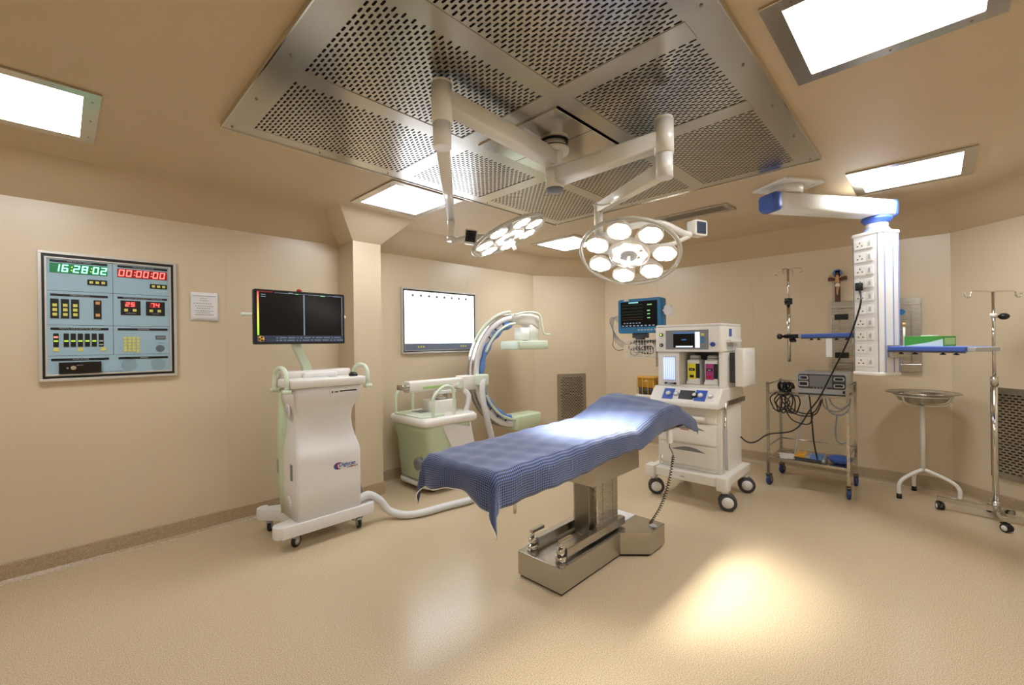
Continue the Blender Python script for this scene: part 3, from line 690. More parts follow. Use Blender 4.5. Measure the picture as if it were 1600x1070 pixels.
# blue sheet over the table
def sheet():
    X0, X1, Y0, Y1 = 1.415, 3.74, TY - .265, TY + .265
    def top(x, t):     # t = 0 near edge .. 1 far edge
        z = .886 + .02 * max(0, min(1, (x - 1.4) / 1.2))
        k = max(0, min(1, (x - 2.72) / .55)); k = k * k * (3 - 2 * k)
        d = max(0, min(1, (x - 3.38) / .42)); d = d * d * (3 - 2 * d)
        z += (.075 + .06 * t) * k - (.085 + .05 * (1 - t)) * d
        z += .012 * math.sin(x * 9 + t * 4) * math.sin(t * 3.1) * k - .02 * math.exp(-((x - 2.78) / .1) ** 2) * (1 - t)
        return z
    def hem_n(x):      # how far the near side hangs
        pts = [(1.30, .16), (1.55, .17), (1.8, .165), (2.1, .165), (2.4, .15), (2.7, .135), (3.0, .15), (3.3, .16), (3.55, .14), (3.8, .12)]
        for (a, b), (c, d) in zip(pts, pts[1:]):
            if x <= c: return b + (d - b) * max(0, (x - a) / (c - a))
        return pts[-1][1]
    us = []            # (x, overhang beyond the end)
    OVF, OVH = .17, .10
    for i in range(9): us.append((X0, OVF * (8 - i) / 8, -1))
    for i in range(1, 110): us.append((X0 + (X1 - X0) * i / 110, 0, 0))
    for i in range(5): us.append((X1, OVH * i / 4, 1))
    v, f, uvs = [], [], []
    NV = 44; HN, HF = 9, 7
    for (x, ov, sd) in us:
        for j in range(NV + HN + HF + 1):
            if j < HN: t = 0.; dn = hem_n(x) * (HN - j) / HN; sy = -1
            elif j > HN + NV: t = 1.; dn = .15 * (j - HN - NV) / HF; sy = 1
            else: t = (j - HN) / NV; dn = 0; sy = 0
            y = Y0 + (Y1 - Y0) * t
            z = top(x, t); px, py = x, y
            r = math.hypot(ov, dn)
            if ov and dn:                                   # the corner hangs as a flared point
                ph = math.atan2(dn, ov); rho = math.hypot(ov, dn); m2 = math.sin(2 * ph) * min(1, rho / .2)
                rh = .030 * min(1, rho / .04) + .035 * m2
                px += sd * rh * math.cos(ph) ; py += sy * rh * math.sin(ph)
                fo = (1.0 - .28 * math.sin(math.pi * min(1, max(0, (t - .1) / .75)))) if sd < 0 else .9
                z -= rho * (fo + (1.0 - fo) * math.sin(ph)) * (1 + (.22 if sd < 0 else .0) * m2)
                py += sy * .02 * math.sin(4 * ph) * m2; px += sd * .012 * math.sin(6 * ph) * m2
            elif ov:
                fo = 1.0 - .28 * math.sin(math.pi * min(1, max(0, (t - .1) / .75))) if sd < 0 else .9
                px += sd * (.030 * min(1, ov / .04)); z -= ov * fo
                px += sd * .014 * math.sin(t * 9 + 1) * ov / .17
            elif dn:
                py += sy * (.028 * min(1, dn / .04) + (.006 * math.sin(x * 7.3) + .004 * math.sin(x * 17 + 2)) * dn / .16); z -= dn
            z += .0025 * math.sin(x * 40 + y * 13) + .002 * math.sin(y * 47 - x * 11)
            v.append((px - TX, py - TY, z)); uvs.append((px + (sd * ov), y + sy * dn))
    W = NV + HN + HF + 1
    for i in range(len(us) - 1):
        for j in range(W - 1): f.append((i * W + j, (i + 1) * W + j, (i + 1) * W + j + 1, i * W + j + 1))
    me = bpy.data.meshes.new('bed_sheet'); me.from_pydata(v, [], f); me.materials.append(MATS['sheet'])
    ul_ = me.uv_layers.new(name='UVMap')
    for lp in me.loops: ul_.data[lp.index].uv = uvs[lp.vertex_index]
    me.polygons.foreach_set('use_smooth', [True] * len(f)); me.update()
    o = bpy.data.objects.new('cloth', me); COL.objects.link(o)
    sd_ = o.modifiers.new('thick', 'SOLIDIFY'); sd_.thickness = .003; sd_.offset = 1
    root = thing('bed_sheet', 'navy blue checked cotton sheet draped over the operating table', 'sheet', (TX, TY, 0)); o.parent = root
    hem = [Vector(v[0 * W + j]) for j in range(W)]
    MB().tube([p + Vector((-.001, 0, -.002)) for p in hem], .0035, 6).build('white_hem', 'white', root)
sheet()
# hand control with coiled cord
hc = thing('hand_control', 'beige hand control hanging under the table head with a black coiled cord', 'remote control', (3.30, 1.50, .70))
MB().rbox(-.028, .028, -.016, .016, 0, .11, .012).build('handset', 'grey_white', hc, .002)
pts = smooth_path([(0, 0, 0), (0, 0, -.03), (.02, -.01, -.07), (0, -.03, -.10)], 5)
cd = [Vector((0, -.03, -.10)), Vector((-.10, -.04, -.26)), Vector((-.22, -.03, -.42)), Vector((-.33, .0, -.525))]
ln = smooth_path(cd, 40); coil = []
for i, p in enumerate(ln):
    a = i * 1.55; coil.append(p + Vector((.011 * math.cos(a), .011 * math.sin(a), 0)))
MB().tube(pts + coil, .0035, 5).build('coiled_cord', 'black', hc)
MB().tube([(-.30, -.08, -.02), (-.31, -.08, -.08)], .005, 6).build('hook', 'steel_polish', hc)

# ------------------------------------------------------------------ imaging workstation cart
dc = thing('imaging_cart', 'white and pale green wheeled imaging workstation cart with a wide black monitor on top', 'medical cart', (1.45, 3.55, 0))
lobe = [(-.36, -.19), (.33, -.19)] + arc(.31, -.13, .06, -70, 80, 4) + [(.22, -.05), (.20, .10), (.27, .22)] + arc(.26, .29, .06, -60, 120, 5) + [(.10, .30), (-.10, .30), (-.28, .38)] + arc(-.31, .37, .06, 60, 230, 5) + [(-.25, .20), (-.23, -.02), (-.30, -.05)] + arc(-.34, -.12, .065, 100, 250, 5)
MB().prism(lobe, .105, .19, smooth=True).build('base', 'grey_white', dc, .012)
secs = [(.19, .25, -.17), (.40, .25, -.17), (.60, .25, -.17), (.655, .25, -.168), (.70, .246, -.15), (.76, .235, -.115), (.83, .222, -.09), (.90, .217, -.083), (.97, .222, -.09), (1.03, .24, -.12), (1.07, .255, -.155), (1.10, .26, -.17), (1.18, .26, -.17)]
MB().rings([[(x, y, z) for x, y in rrect(-hw, hw, yf, .14, .025, 3)] for z, hw, yf in secs]).build('body', 'grey_white', dc)
MB().rings([[(x, y, z) for x, y in rrect(-w, w, .12, yb, .03, 3)] for z, w, yb in ((.19, .26, .18), (.45, .27, .21), (.8, .27, .22), (1.16, .255, .20))]).build('rear_cover', 'pale_green', dc)
lv = MB()
for i in range(8): lv.bb(-.272, -.262, .155, .20, .50 + i * .014, .506 + i * .014)
stuff(lv.build('vent_slots', 'mid_grey', dc))
box('side_socket', 'mid_grey', dc, -.253, -.247, -.08, -.035, .48, .60)
for z in (.30, 1.0):
    fan = MB(); fan.lathe([(0.0, 0), (.052, 0), (.05, .006), (0.0, .008)], (-.247, .01, z), 20, Quaternion((0, 1, 0), R(-90)))
    fo = fan.build('speaker_cover', 'grey_white', dc)
    hl = MB()
    for q in range(3):
        for w_ in range(8): a = w_ * math.pi / 4; hl.bb(-.2565, -.2545, .01 + (.012 + q * .012) * math.cos(a) - .002, .01 + (.012 + q * .012) * math.cos(a) + .002, z + (.012 + q * .012) * math.sin(a) - .002, z + (.012 + q * .012) * math.sin(a) + .002)
    stuff(hl.build('perforation', 'mid_grey', fo))
cs = MB(); cs.rbox(-.30, .29, -.205, .19, 1.18, 1.245, .03); con = cs.build('console', 'white', dc, .012)
MB().rbox(-.285, .275, .03, .185, 1.24, 1.30, .03).build('console_back', 'white', dc, .015)
MB().rbox(-.13, .14, .0, .06, 1.24, 1.285, .015).build('palm_rest', 'grey_white', dc, .012)
MB().lathe([(0, 0), (.035, 0), (.034, .002), (0, .003)], (.06, -.09, 1.2455), 20).build('touch_pad', 'light_grey', con)
fp = box('front_plate', 'grey_white', dc, .0, .235, -.174, -.168, 1.095, 1.155)
box('disc_slot', 'black', fp, .075, .215, -.1755, -.173, 1.13, 1.14)
box('port', 'black', fp, .012, .022, -.1755, -.173, 1.125, 1.14); box('port', 'black', fp, .035, .062, -.1755, -.173, 1.128, 1.136)
for sx in (-1, 1):
    x = sx * .315; hd = MB()
    hd.tube(smooth_path([(x, -.17, 1.16), (x, -.17, 1.25), (x, -.13, 1.315), (x, -.02, 1.33), (x, .07, 1.29), (x, .085, 1.20), (x, .085, 1.16)], 5), .017, 12)
    for y in (-.17, .085): hd.rbox(x - .03, x + .03, y - .025, y + .025, 1.145, 1.175, .01)
    hd.build('handle', 'pale_green_light', dc)
ma = MB(); ma.rings([[(x + cx_, y, z) for x, y in rrect(-.035, .035, .06, .11, .008, 2)] for z, cx_ in ((1.28, -.075), (1.33, -.08), (1.52, -.165), (1.60, -.165))], False); ma.build('monitor_arm', 'pale_green_light', dc, .003)
XM, ZM = -.137, 1.713
MB().cyl((XM - .40, .075, ZM + .02), (XM + .38, .075, ZM + .02), .014, n=12).build('monitor_grip', 'pale_green_light', dc)
mo = MB(); mo.rbox(XM - .337, XM + .337, -.005, .04, ZM - .203, ZM + .203, .008, 2, 'y'); mon = mo.build('monitor', 'black', dc)
MB().lathe([(.018, 0), (.02, .012), (.012, .022)], (XM - .01, .03, ZM + .203), 14).build('beacon', 'red', dc)
YS_ = -.0055
def sbox(name, m, x0, x1, z0, z1, d=.0008): return MB().bb(XM + x0, XM + x1, YS_ - d, YS_, ZM + z0, ZM + z1).build(name, m, mon)
sbox('screen', 'screen_dark', -.325, .325, -.19, .192, .0006)
def grad_mat():
    m = bpy.data.materials.new('dose_bar'); m.use_nodes = True; nt = m.node_tree; b = nt.nodes['Principled BSDF']
    tc = nt.nodes.new('ShaderNodeTexCoord'); sp = nt.nodes.new('ShaderNodeSeparateXYZ'); r = nt.nodes.new('ShaderNodeValToRGB')
    r.color_ramp.elements[0].color = lin('9ad24a'); r.color_ramp.elements[1].color = lin('d04a5a'); r.color_ramp.elements.new(.5).color = lin('e0d860')
    nt.links.new(tc.outputs['Generated'], sp.inputs[0]); nt.links.new(sp.outputs['Z'], r.inputs[0])
    nt.links.new(r.outputs[0], b.inputs['Base Color']); nt.links.new(r.outputs[0], b.inputs['Emission Color']); b.inputs['Emission Strength'].default_value = .5
    MATS['dose_bar'] = m
grad_mat()
sbox('dose_scale', 'dose_bar', -.318, -.305, -.135, .185, .0012); sbox('title_bar', 'red', -.318, -.21, .183, .189, .0012)
sbox('pane_divider', 'screen_line', .008, .017, -.135, .18, .0012); sbox('pane_edge', 'screen_line', .313, .318, -.135, .185, .0012); sbox('status_line', 'screen_line', -.2, .31, .181, .184, .0012)
tbx = sbox('tool_bar', 'screen_bar', -.322, .322, -.187, -.138, .0012)
ic = MB(); random.seed(3)
for row in (-.154, -.174):
    x = -.19
    while x < .29:
        w = random.choice((.012, .016, .05)); ic.bb(XM + x, XM + x + w, YS_ - .002, YS_ - .001, ZM + row - .003, ZM + row + .003); x += w + .012
for x, z in ((-.29, .165), (-.29, .15), (-.10, .186), (.24, .182), (.27, .182)): ic.bb(XM + x, XM + x + .03, YS_ - .002, YS_ - .0006, ZM + z - .003, ZM + z + .003)
stuff(ic.build('icons', 'screen_line', mon))
sbox('status_light', 'screen_green', .14, .175, .175, .182, .002); sbox('status_light', 'screen_green', -.05, -.03, .178, .184, .002)
tr = MB(); tr.m(0).lathe([(0, 0), (.022, 0), (.022, .001), (0, .001)], (XM - .293, YS_ - .001, ZM - .162), 20, Quaternion((1, 0, 0), R(90)))
tr.m(1)
for q in range(3):
    a0 = R(60 + q * 120); pts_ = [(XM - .293 + .005 * math.cos(a0 + R(d)), ZM - .162 + .005 * math.sin(a0 + R(d))) for d in (-30, 30)] + [(XM - .293 + .019 * math.cos(a0 + R(d)), ZM - .162 + .019 * math.sin(a0 + R(d))) for d in (30, 0, -30)]
    b_ = len(tr.v); tr.v.extend(Vector((x, YS_ - .0024, z)) for x, z in pts_); tr.face([b_ + i for i in range(5)])
tr.build('radiation_symbol', ['amber', 'black'], mon)
lg = MB()
def crescent(mb, mi, cx, cz, r, dx, y):
    mb.m(mi); n = 16; P1 = [(cx + r * math.cos(R(a)), cz + r * .8 * math.sin(R(a))) for a in [60 + 240 * i / n for i in range(n + 1)]]
    P2 = [(cx + dx + r * .86 * math.cos(R(a)), cz + r * .72 * math.sin(R(a))) for a in [60 + 240 * i / n for i in range(n + 1)]]
    b = len(mb.v); mb.v.extend(Vector((x, y, z)) for x, z in P1 + P2)
    for i in range(n): mb.face([b + i, b + i + 1, b + n + 2 + i, b + n + 1 + i])
crescent(lg, 0, .055, .548, .034, .012, -.1712); crescent(lg, 1, .070, .548, .034, .012, -.1714)
lgo = lg.build('emblem', ['logo_blue', 'logo_red'], dc)
text('lettering', 'Digiscan', .043, 'logo_blue', lgo, (.062, -.1718, .553), align='LEFT', sx=.95, bold=.0009); text('lettering', 'COMPACT', .019, 'logo_red', lgo, (.128, -.1718, .526), align='LEFT', bold=.0004)
for x, y, a in ((-.255, -.12, 35), (.235, -.15, 80), (-.29, .33, 60), (.22, .27, 20)): caster(dc, (x, y, .105), R(a), .045, 'rubber', 'light_grey', 'light_grey', .026, stem=.02)
ms = thing('computer_mouse', 'black computer mouse lying on the imaging cart console', 'mouse', (1.66, 3.42, 1.2455), R(-20))
MB().rings([[(x, y, z) for x, y in rrect(-.032 * s_, .032 * s_, -.055 * s_, .055 * s_, .028 * s_, 4)] for z, s_ in ((0, 1), (.012, 1.03), (.024, .85), (.031, .5))]).build('body', 'black', ms)
MB().cyl((-.004, -.03, .026), (.004, -.03, .026), .008, n=12).build('scroll_wheel', 'dark_grey', ms)

# white corrugated hose between the cart and the C-arm
def corrugated(path, r, name, m, parent, pitch=.012):
    P = smooth_path(path, 14); L = [0]
    for a, b in zip(P, P[1:]): L.append(L[-1] + (b - a).length)
    N = int(L[-1] / pitch * 2); out, rad = [], []; j = 0
    for i in range(N + 1):
        s_ = L[-1] * i / N
        while j < len(L) - 2 and L[j + 1] < s_: j += 1
        t = (s_ - L[j]) / max(1e-6, L[j + 1] - L[j]); out.append(P[j].lerp(P[j + 1], t)); rad.append(r if i % 2 else r * .88)
    return MB().tube(out, r, 12, rr=rad).build(name, m, parent)
hs = thing('cable_hose', 'thick white corrugated cable hose on the floor from the imaging cart towards the table', 'hose', (1.9, 3.4, 0))
corrugated([(-.22, .02, .22), (-.12, .03, .24), (-.02, .02, .17), (.05, -.02, .07), (.14, -.12, .036), (.27, -.19, .035), (.48, -.22, .035), (.80, -.26, .035), (1.02, -.12, .035), (1.12, .16, .05), (1.12, .34, .12)], .033, 'hose', 'hose_white', hs)
cb2 = thing('signal_cable', 'thin grey cable hanging behind the imaging cart beside the pillar', 'cable', (1.74, 3.62, 0))
MB().tube(smooth_path([(0, 0, .22), (.03, .02, .30), (.075, .03, .30), (.09, .02, .2), (.09, -.02, .09), (.04, -.06, .01), (-.03, -.04, .012)], 6), .006, 7).build('cable', 'mid_grey', cb2)

# ------------------------------------------------------------------ C-arm x-ray machine
ca_ = thing('c_arm', 'white and pale green mobile C-arm x-ray machine behind the operating table', 'x-ray machine', (2.8, 3.87, 0))
secs = [(.09, -.24, -.26, .26), (.12, -.28, -.29, .29), (.30, -.295, -.30, .30), (.50, -.305, -.31, .31), (.62, -.335, -.325, .325), (.68, -.35, -.33, .33)]
MB().rings([[(x, y, z) for x, y in rrect(xl, .22, ya, yb, .07, 4)] for z, xl, ya, yb in secs]).build('body', 'pale_green', ca_)
fl_ = MB(); fl_.prism([(-.05, .10), (.28, .10), (.28, .30), (.22, .62), (-.02, .68), (-.17, .68), (-.05, .45)], -.335, -.30, Matrix(((1, 0, 0, 0), (0, 0, 1, 0), (0, 1, 0, 0), (0, 0, 0, 1)))); fl_.build('side_cover', 'grey_white', ca_, .008)
MB().rings([[(x, y, z) for x, y in rrect(.20, xr, -.24, .24, .05, 4)] for z, xr in ((.10, .42), (.3, .40), (.55, .33), (.70, .30))]).build('front_cover', 'grey_white', ca_)
lid = MB().rings([[(x, y, z) for x, y in rrect(-.38 + i_, .32 - i_, -.35 + i_, .35 - i_, .08, 4)] for z, i_ in ((.68, .01), (.70, 0), (.74, 0), (.765, .02))]).build('lid', 'white', ca_)
MB().rings([[(x, y, z) for x, y in rrect(-.36, -.06, -.27, .27, .05, 4)] for z in (.763, .778)]).build('lid_pad', 'pale_green_light', lid, .006)
box('keypad', 'mid_grey', lid, -.20, -.08, -.02, .16, .778, .781)
for sy, x0, x1 in ((-1, -.24, .02), (1, -.31, -.10)):
    y = sy * .29
    MB().tube(smooth_path([(x0, y, .75), (x0, y, .93), (x0 + .03, y, .99), (x0 + .13, y, 1.06), (x1 - .03, y, 1.05), (x1, y, .97), (x1, y, .75)], 5), .016, 12).build('handle', 'pale_green_light', ca_)
k = MB(); k.rbox(-.10, .20, -.13, .13, .76, .90, .04); k.build('column_housing', 'white', ca_, .012)
MB().cyl((.05, 0, .90), (.05, 0, .965), .085, n=24).build('column', 'steel', ca_)
MB().rbox(-.06, .22, -.09, .09, .96, 1.0, .02).build('slide_bracket', 'grey_white', ca_, .006)
ar = MB(); ar.rings([[(x, y, z) for y, z in rrect(-.065, .065, 1.0, 1.115, .025, 3)] for x in (-.36, .34)]); ar.build('horizontal_arm', 'warm_white', ca_, .006)
MB().rbox(-.44, -.35, -.06, .06, 1.035, 1.085, .015).build('arm_end', 'steel', ca_)
MB().bb(-.20, .16, -.070, -.064, 1.03, 1.055).build('scale_strip', 'scale_green', ca_)
MB().cyl((.26, -.10, 1.035), (.26, .10, 1.035), .03, n=18).build('lock_knob', 'pale_green_light', ca_)
CX, CZ, RO = 1.2, 1.14, .71
def arcband(r0, r1, y0, y1, a0, a1, n, name, m, parent=ca_, bevel=0.0):
    rg = []
    for i in range(n + 1):
        a = R(a0 + (a1 - a0) * i / n); c_, s_ = math.cos(a), math.sin(a)
        rg.append([(CX + r0 * c_, y0, CZ + r0 * s_), (CX + r1 * c_, y0, CZ + r1 * s_), (CX + r1 * c_, y1, CZ + r1 * s_), (CX + r0 * c_, y1, CZ + r0 * s_)])
    return MB().rings(rg, False).build(name, m, parent, bevel)
arcb = arcband(.635, .70, -.07, .07, 78, 272, 48, 'c_arc', 'grey_white')
for p in arcb.data.polygons: p.use_smooth = True
arcband(.70, .712, -.055, -.02, 80, 270, 48, 'c_rail', 'steel', arcb); arcband(.70, .712, .02, .055, 80, 270, 48, 'c_rail', 'steel', arcb); arcband(.62, .636, -.05, .05, 80, 270, 48, 'c_inner_track', 'light_grey', arcb)
MB().rbox(.33, .55, -.09, .09, .97, 1.13, .03).build('c_carriage', 'warm_white', ca_, .01)
def arctube(r, y, a0, a1, n=20): return [(CX + r * math.cos(R(a0 + (a1 - a0) * i / n)), y, CZ + r * math.sin(R(a0 + (a1 - a0) * i / n))) for i in range(n + 1)]
MB().tube(arctube(.75, -.03, 150, 95), .018, 10).build('outer_grip', 'pale_green_light', arcb)
MB().tube(arctube(.60, -.10, 155, 95), .016, 10).build('inner_grip', 'pale_green_light', arcb); MB().tube(arctube(.60, -.10, 205, 265), .016, 10).build('inner_grip', 'pale_green_light', arcb)
dp = [(CX + .575 * math.cos(R(a)), -.055 + .02 * math.sin(a), CZ + .585 * math.sin(R(a))) for a in range(100, 262, 6)]
MB().tube(dp, .036, 8, rr=[.036 + .012 * math.sin(i * 1.7) for i in range(len(dp))]).build('cable_bundle', 'drape_blue', ca_)
for a in (112, 125, 138, 222, 236, 250): MB().box((CX + .628 * math.cos(R(a)), -.078, CZ + .628 * math.sin(R(a))), (.03, .014, .012), 0, 0, R(-a)).build('cable_clip', 'dark_grey', arcb)
hd_ = MB(); hd_.rings([[(x, y, z) for y, z in rrect(-h_, h_, z0, z1, .03, 3)] for x, h_, z0, z1 in ((1.12, .07, 1.76, 1.86), (1.3, .09, 1.74, 1.87), (1.50, .09, 1.72, 1.87), (1.62, .09, 1.66, 1.85))]); hd_.rbox(1.44, 1.64, -.08, .08, 1.52, 1.80, .03); hd_.build('detector_neck', 'warm_white', ca_)
MB().rbox(1.30, 1.50, -.07, .07, 1.53, 1.69, .02).build('detector_mount', 'white', ca_)
MB().rbox(1.14, 1.72, -.17, .17, 1.41, 1.52, .03).build('detector', 'pale_green_light', ca_, .01)
MB().tube(smooth_path([(1.12, -.12, 1.84), (1.35, -.13, 1.885), (1.58, -.13, 1.86), (1.64, -.13, 1.70), (1.68, -.13, 1.61), (1.80, -.13, 1.60)], 5), .014, 10).build('detector_grip', 'pale_green_light', ca_)
MB().rbox(1.12, 1.62, -.13, .13, .40, .58, .05).build('tube_housing', 'pale_green', ca_, .02)
corrugated([(.56, -.16, 1.10), (.50, -.20, 1.02), (.49, -.22, .85), (.54, -.24, .60), (.60, -.24, .36), (.55, -.2, .16), (.40, -.1, .14)], .035, 'cable_conduit', 'hose_white', ca_)
corrugated([(.30, -.12, .98), (.33, -.16, .92), (.30, -.17, .80), (.24, -.16, .70)], .03, 'cable_conduit', 'hose_white', ca_)
MB().rbox(.48, .62, -.20, -.06, 1.02, 1.14, .04).build('conduit_elbow', 'pale_green_light', ca_, .01)
MB().lathe([(.03, 0), (.06, 0), (.06, .05), (.03, .05)], (-.30, -.16, .30), 18, Quaternion((0, 1, 0), R(-90))).build('rear_bumper', 'mid_grey', ca_)
MB().rbox(-.30, .62, -.30, .30, .055, .095, .1).build('chassis', 'grey_white', ca_)
for x, y in ((-.20, -.2), (-.20, .2), (.5, -.22), (.5, .22)): caster(ca_, (x, y, .06), 0, .03, 'rubber', 'light_grey', 'light_grey', .03, stem=.01)

# ------------------------------------------------------------------ anaesthesia machine (front is local -y, right is local +x)
an = thing('anaesthesia_machine', 'tall cream anaesthesia machine with screen, drawers and big grey casters', 'medical machine', (4.38, 1.68, 0), R(-90))
bs = MB(); bs.prism([(-.36, -.36), (-.26, -.38), (.26, -.38), (.36, -.36), (.36, .33), (-.36, .33)], .20, .285); base = bs.build('base', 'warm_white', an, .01)
for sx in (-1, 1): MB().rbox(sx * .33 - .05, sx * .33 + .05, -.40, -.28, .175, .295, .02).build('base_corner', 'white', base, .008)
box('base_label', 'light_grey', base, -.04, .0, -.381, -.379, .23, .245)
for x, y, a in ((-.33, -.33, 30), (.33, -.33, 22), (.31, .28, 25), (-.31, .28, 20)): caster(an, (x, y, .19), R(a), .076, 'dark_grey', 'grey_white', 'grey_white', .030, twin=True, stem=.03)
box('lower_body', 'warm_white', an, -.30, .30, -.27, .27, .285, .90, .006)
for z0, z1 in ((.325, .515), (.535, .72)):
    d_ = box('drawer', 'warm_white', an, -.285, .255, -.288, -.268, z0, z1, .006)
    n_ = 10; poly = [(-.16 + .32 * i / n_, 0) for i in range(n_ + 1)] + [(.16 - .32 * i / n_, .04 * math.sin(math.pi * (1 - i / n_))) for i in range(1, n_)]
    MB().prism(poly, -.2895, -.286, Matrix(((1, 0, 0, 0), (0, 0, 1, z0 * 0), (0, 1, 0, z1 - .055), (0, 0, 0, 1)))).build('handle_recess', 'mid_grey', d_)
d_ = box('drawer', 'warm_white', an, -.285, .255, -.288, -.268, .74, .885, .006)
MB().rbox(-.02, .17, -.33, -.285, .755, .80, .012).build('pull_handle', 'white', d_)
MB().cyl((-.03, -.293, .69), (-.03, -.287, .69), .012, n=14).build('drawer_lock', 'steel', an)
box('warning_label', 'red', an, -.07, .01, -.2895, -.2885, .655, .662)
ws = MB(); ws.prism([(-.42, .89), (-.42, .93), (-.30, 1.06), (.27, 1.06), (.27, .89)], -.32, .32, Matrix(((0, 0, 1, 0), (1, 0, 0, 0), (0, 1, 0, 0), (0, 0, 0, 1)))); wk = ws.build('worktop_console', 'warm_white', an, .01)
TL = math.atan2(.13, .12)
def on_slope(name, m, x0, x1, s0, s1, d, parent=wk):
    mb = MB(); mb.box(((x0 + x1) / 2, 0, 0), (x1 - x0, s1 - s0, d)); o = mb.build(name, m, parent)
    o.matrix_local = Matrix.Translation((0, -.36, .995)) @ Matrix.Rotation(TL, 4, 'X') @ Matrix.Translation((0, (s0 + s1) / 2, 0)); return o
on_slope('gauge_panel', 'blue', -.20, -.10, -.06, .06, .008); on_slope('gauge_panel', 'blue', .10, .20, -.06, .06, .008); on_slope('touch_display', 'dark_grey', -.045, .09, -.05, .05, .006); on_slope('gauge_panel', 'white', -.095, -.05, -.05, .05, .006); on_slope('gauge_panel', 'white', .205, .27, -.05, .05, .006)
for i_, x in enumerate((-.15, -.073, .095, .15, .237)):
    q = Quaternion((1, 0, 0), TL); c_ = Vector((x, -.36, .995)) + q @ Vector((0, 0, .004))
    MB().lathe([(0, 0), (.026 if i_ != 2 else .03, 0), (.024, .01), (0, .012)], c_, 18, q).build('gauge', 'light_grey' if i_ != 2 else 'black', wk)
    MB().lathe([(0, .0125), (.017, .0125), (.017, .0135), (0, .0135)], c_, 14, q).build('gauge_face', 'white', wk)
# middle section: flow meters and the open vaporiser bay
box('bay_back', 'mid_grey', an, -.09, .27, .14, .27, 1.06, 1.39); box('bay_side', 'warm_white', an, .27, .305, -.24, .27, 1.06, 1.39, .003); box('bay_shelf', 'warm_white', an, -.09, .27, -.22, .14, 1.06, 1.075)
fb = box('flowmeter_block', 'warm_white', an, -.305, -.09, -.25, .27, 1.06, 1.39, .006)
wn = box('flow_window', 'clear_film', fb, -.245, -.125, -.256, -.249, 1.11, 1.345, .002)
for i in range(6): MB().cyl((-.237 + i * .02, -.258, 1.12), (-.237 + i * .02, -.258, 1.335), .0065, n=8).build('flow_tube', 'glow_flow', fb)
for i, m in enumerate(('dark_grey', 'panel_blue', 'mid_grey', 'black')): MB().cyl((-.22 + i * .03, -.275, 1.085), (-.22 + i * .03, -.25, 1.085), .010, n=12).build('flow_knob', m, fb)
tp = MB(); tp.rbox(-.315, .315, -.29, .27, 1.39, 1.625, .03, 3, 'z'); top = tp.build('top_unit', 'warm_white', an, .008)
box('top_lid', 'white', an, -.31, .31, -.28, .265, 1.625, 1.65, .01)
YT = -.291
def tb_(name, m, x0, x1, z0, z1, d=.003, par=top, y=YT): return MB().bb(x0, x1, y - d, y, z0, z1).build(name, m, par)
bz = tb_('screen_bezel', 'mid_grey', -.20, .20, 1.415, 1.595, .005)
tb_('screen', 'screen_dark', -.125, .125, 1.43, 1.575, .002, bz, YT - .005); tb_('screen_header', 'screen_blue', -.125, .08, 1.562, 1.575, .001, bz, YT - .007); tb_('screen_menu', 'led_white', .082, .125, 1.43, 1.575, .001, bz, YT - .007); tb_('screen_footer', 'led_white', -.10, .06, 1.434, 1.446, .001, bz, YT - .007); tb_('screen_text', 'screen_blue', -.045, .0, 1.50, 1.51, .001, bz, YT - .007)
for z, m in ((1.55, 'yellow'), (1.515, 'monitor_blue'), (1.485, 'monitor_blue')): tb_('soft_key', m, .135, .165, z - .012, z + .012, .002, bz, YT - .005)
MB().cyl((.24, YT - .02, 1.46), (.24, YT, 1.46), .02, n=20).build('navigation_knob', 'blue_deep', top)
for z, m in ((1.555, 'led_yellow'), (1.455, 'light_grey')):
    k_ = MB().cyl((-.245, YT - .012, z), (-.245, YT, z), .017, n=18).build('dial', 'black', top); MB().cyl((-.245, YT - .014, z), (-.245, YT - .012, z), .009, n=14).build('dial_cap', m, k_)
XR = .316
sl = MB().bb(XR, XR + .002, -.10, -.03, 1.53, 1.60).build('side_label', 'blue', top)
box('side_ledge', 'white', top, .31, .36, -.18, .12, 1.475, 1.50, .006); box('side_recess', 'light_grey', top, .314, .318, -.16, .0, 1.41, 1.47)
sb = MB(); sb.rbox(.36, .44, -.10, .24, 1.07, 1.42, .015); sbx = sb.build('absorber_cover', 'warm_white', an, .008)
box('cover_bracket', 'dark_grey', an, .30, .36, -.06, .02, 1.10, 1.38); box('cover_label', 'paper', sbx, .438, .442, -.02, .16, 1.35, 1.39)
box('side_bracket', 'steel', an, .30, .33, -.20, .30, .90, .945, .003)
MB().tube([(.32, -.24, .93), (.32, -.24, .60), (.325, -.24, .33)], .012, 8).build('side_tube', 'steel_polish', an); MB().bb(.312, .334, -.252, -.228, .34, .70).build('tube_sleeve', 'light_grey', an, .004)
MB().tube([(.30, -.21, .95), (.30, .33, .97)], .008, 8).build('side_rail', 'steel_polish', an)
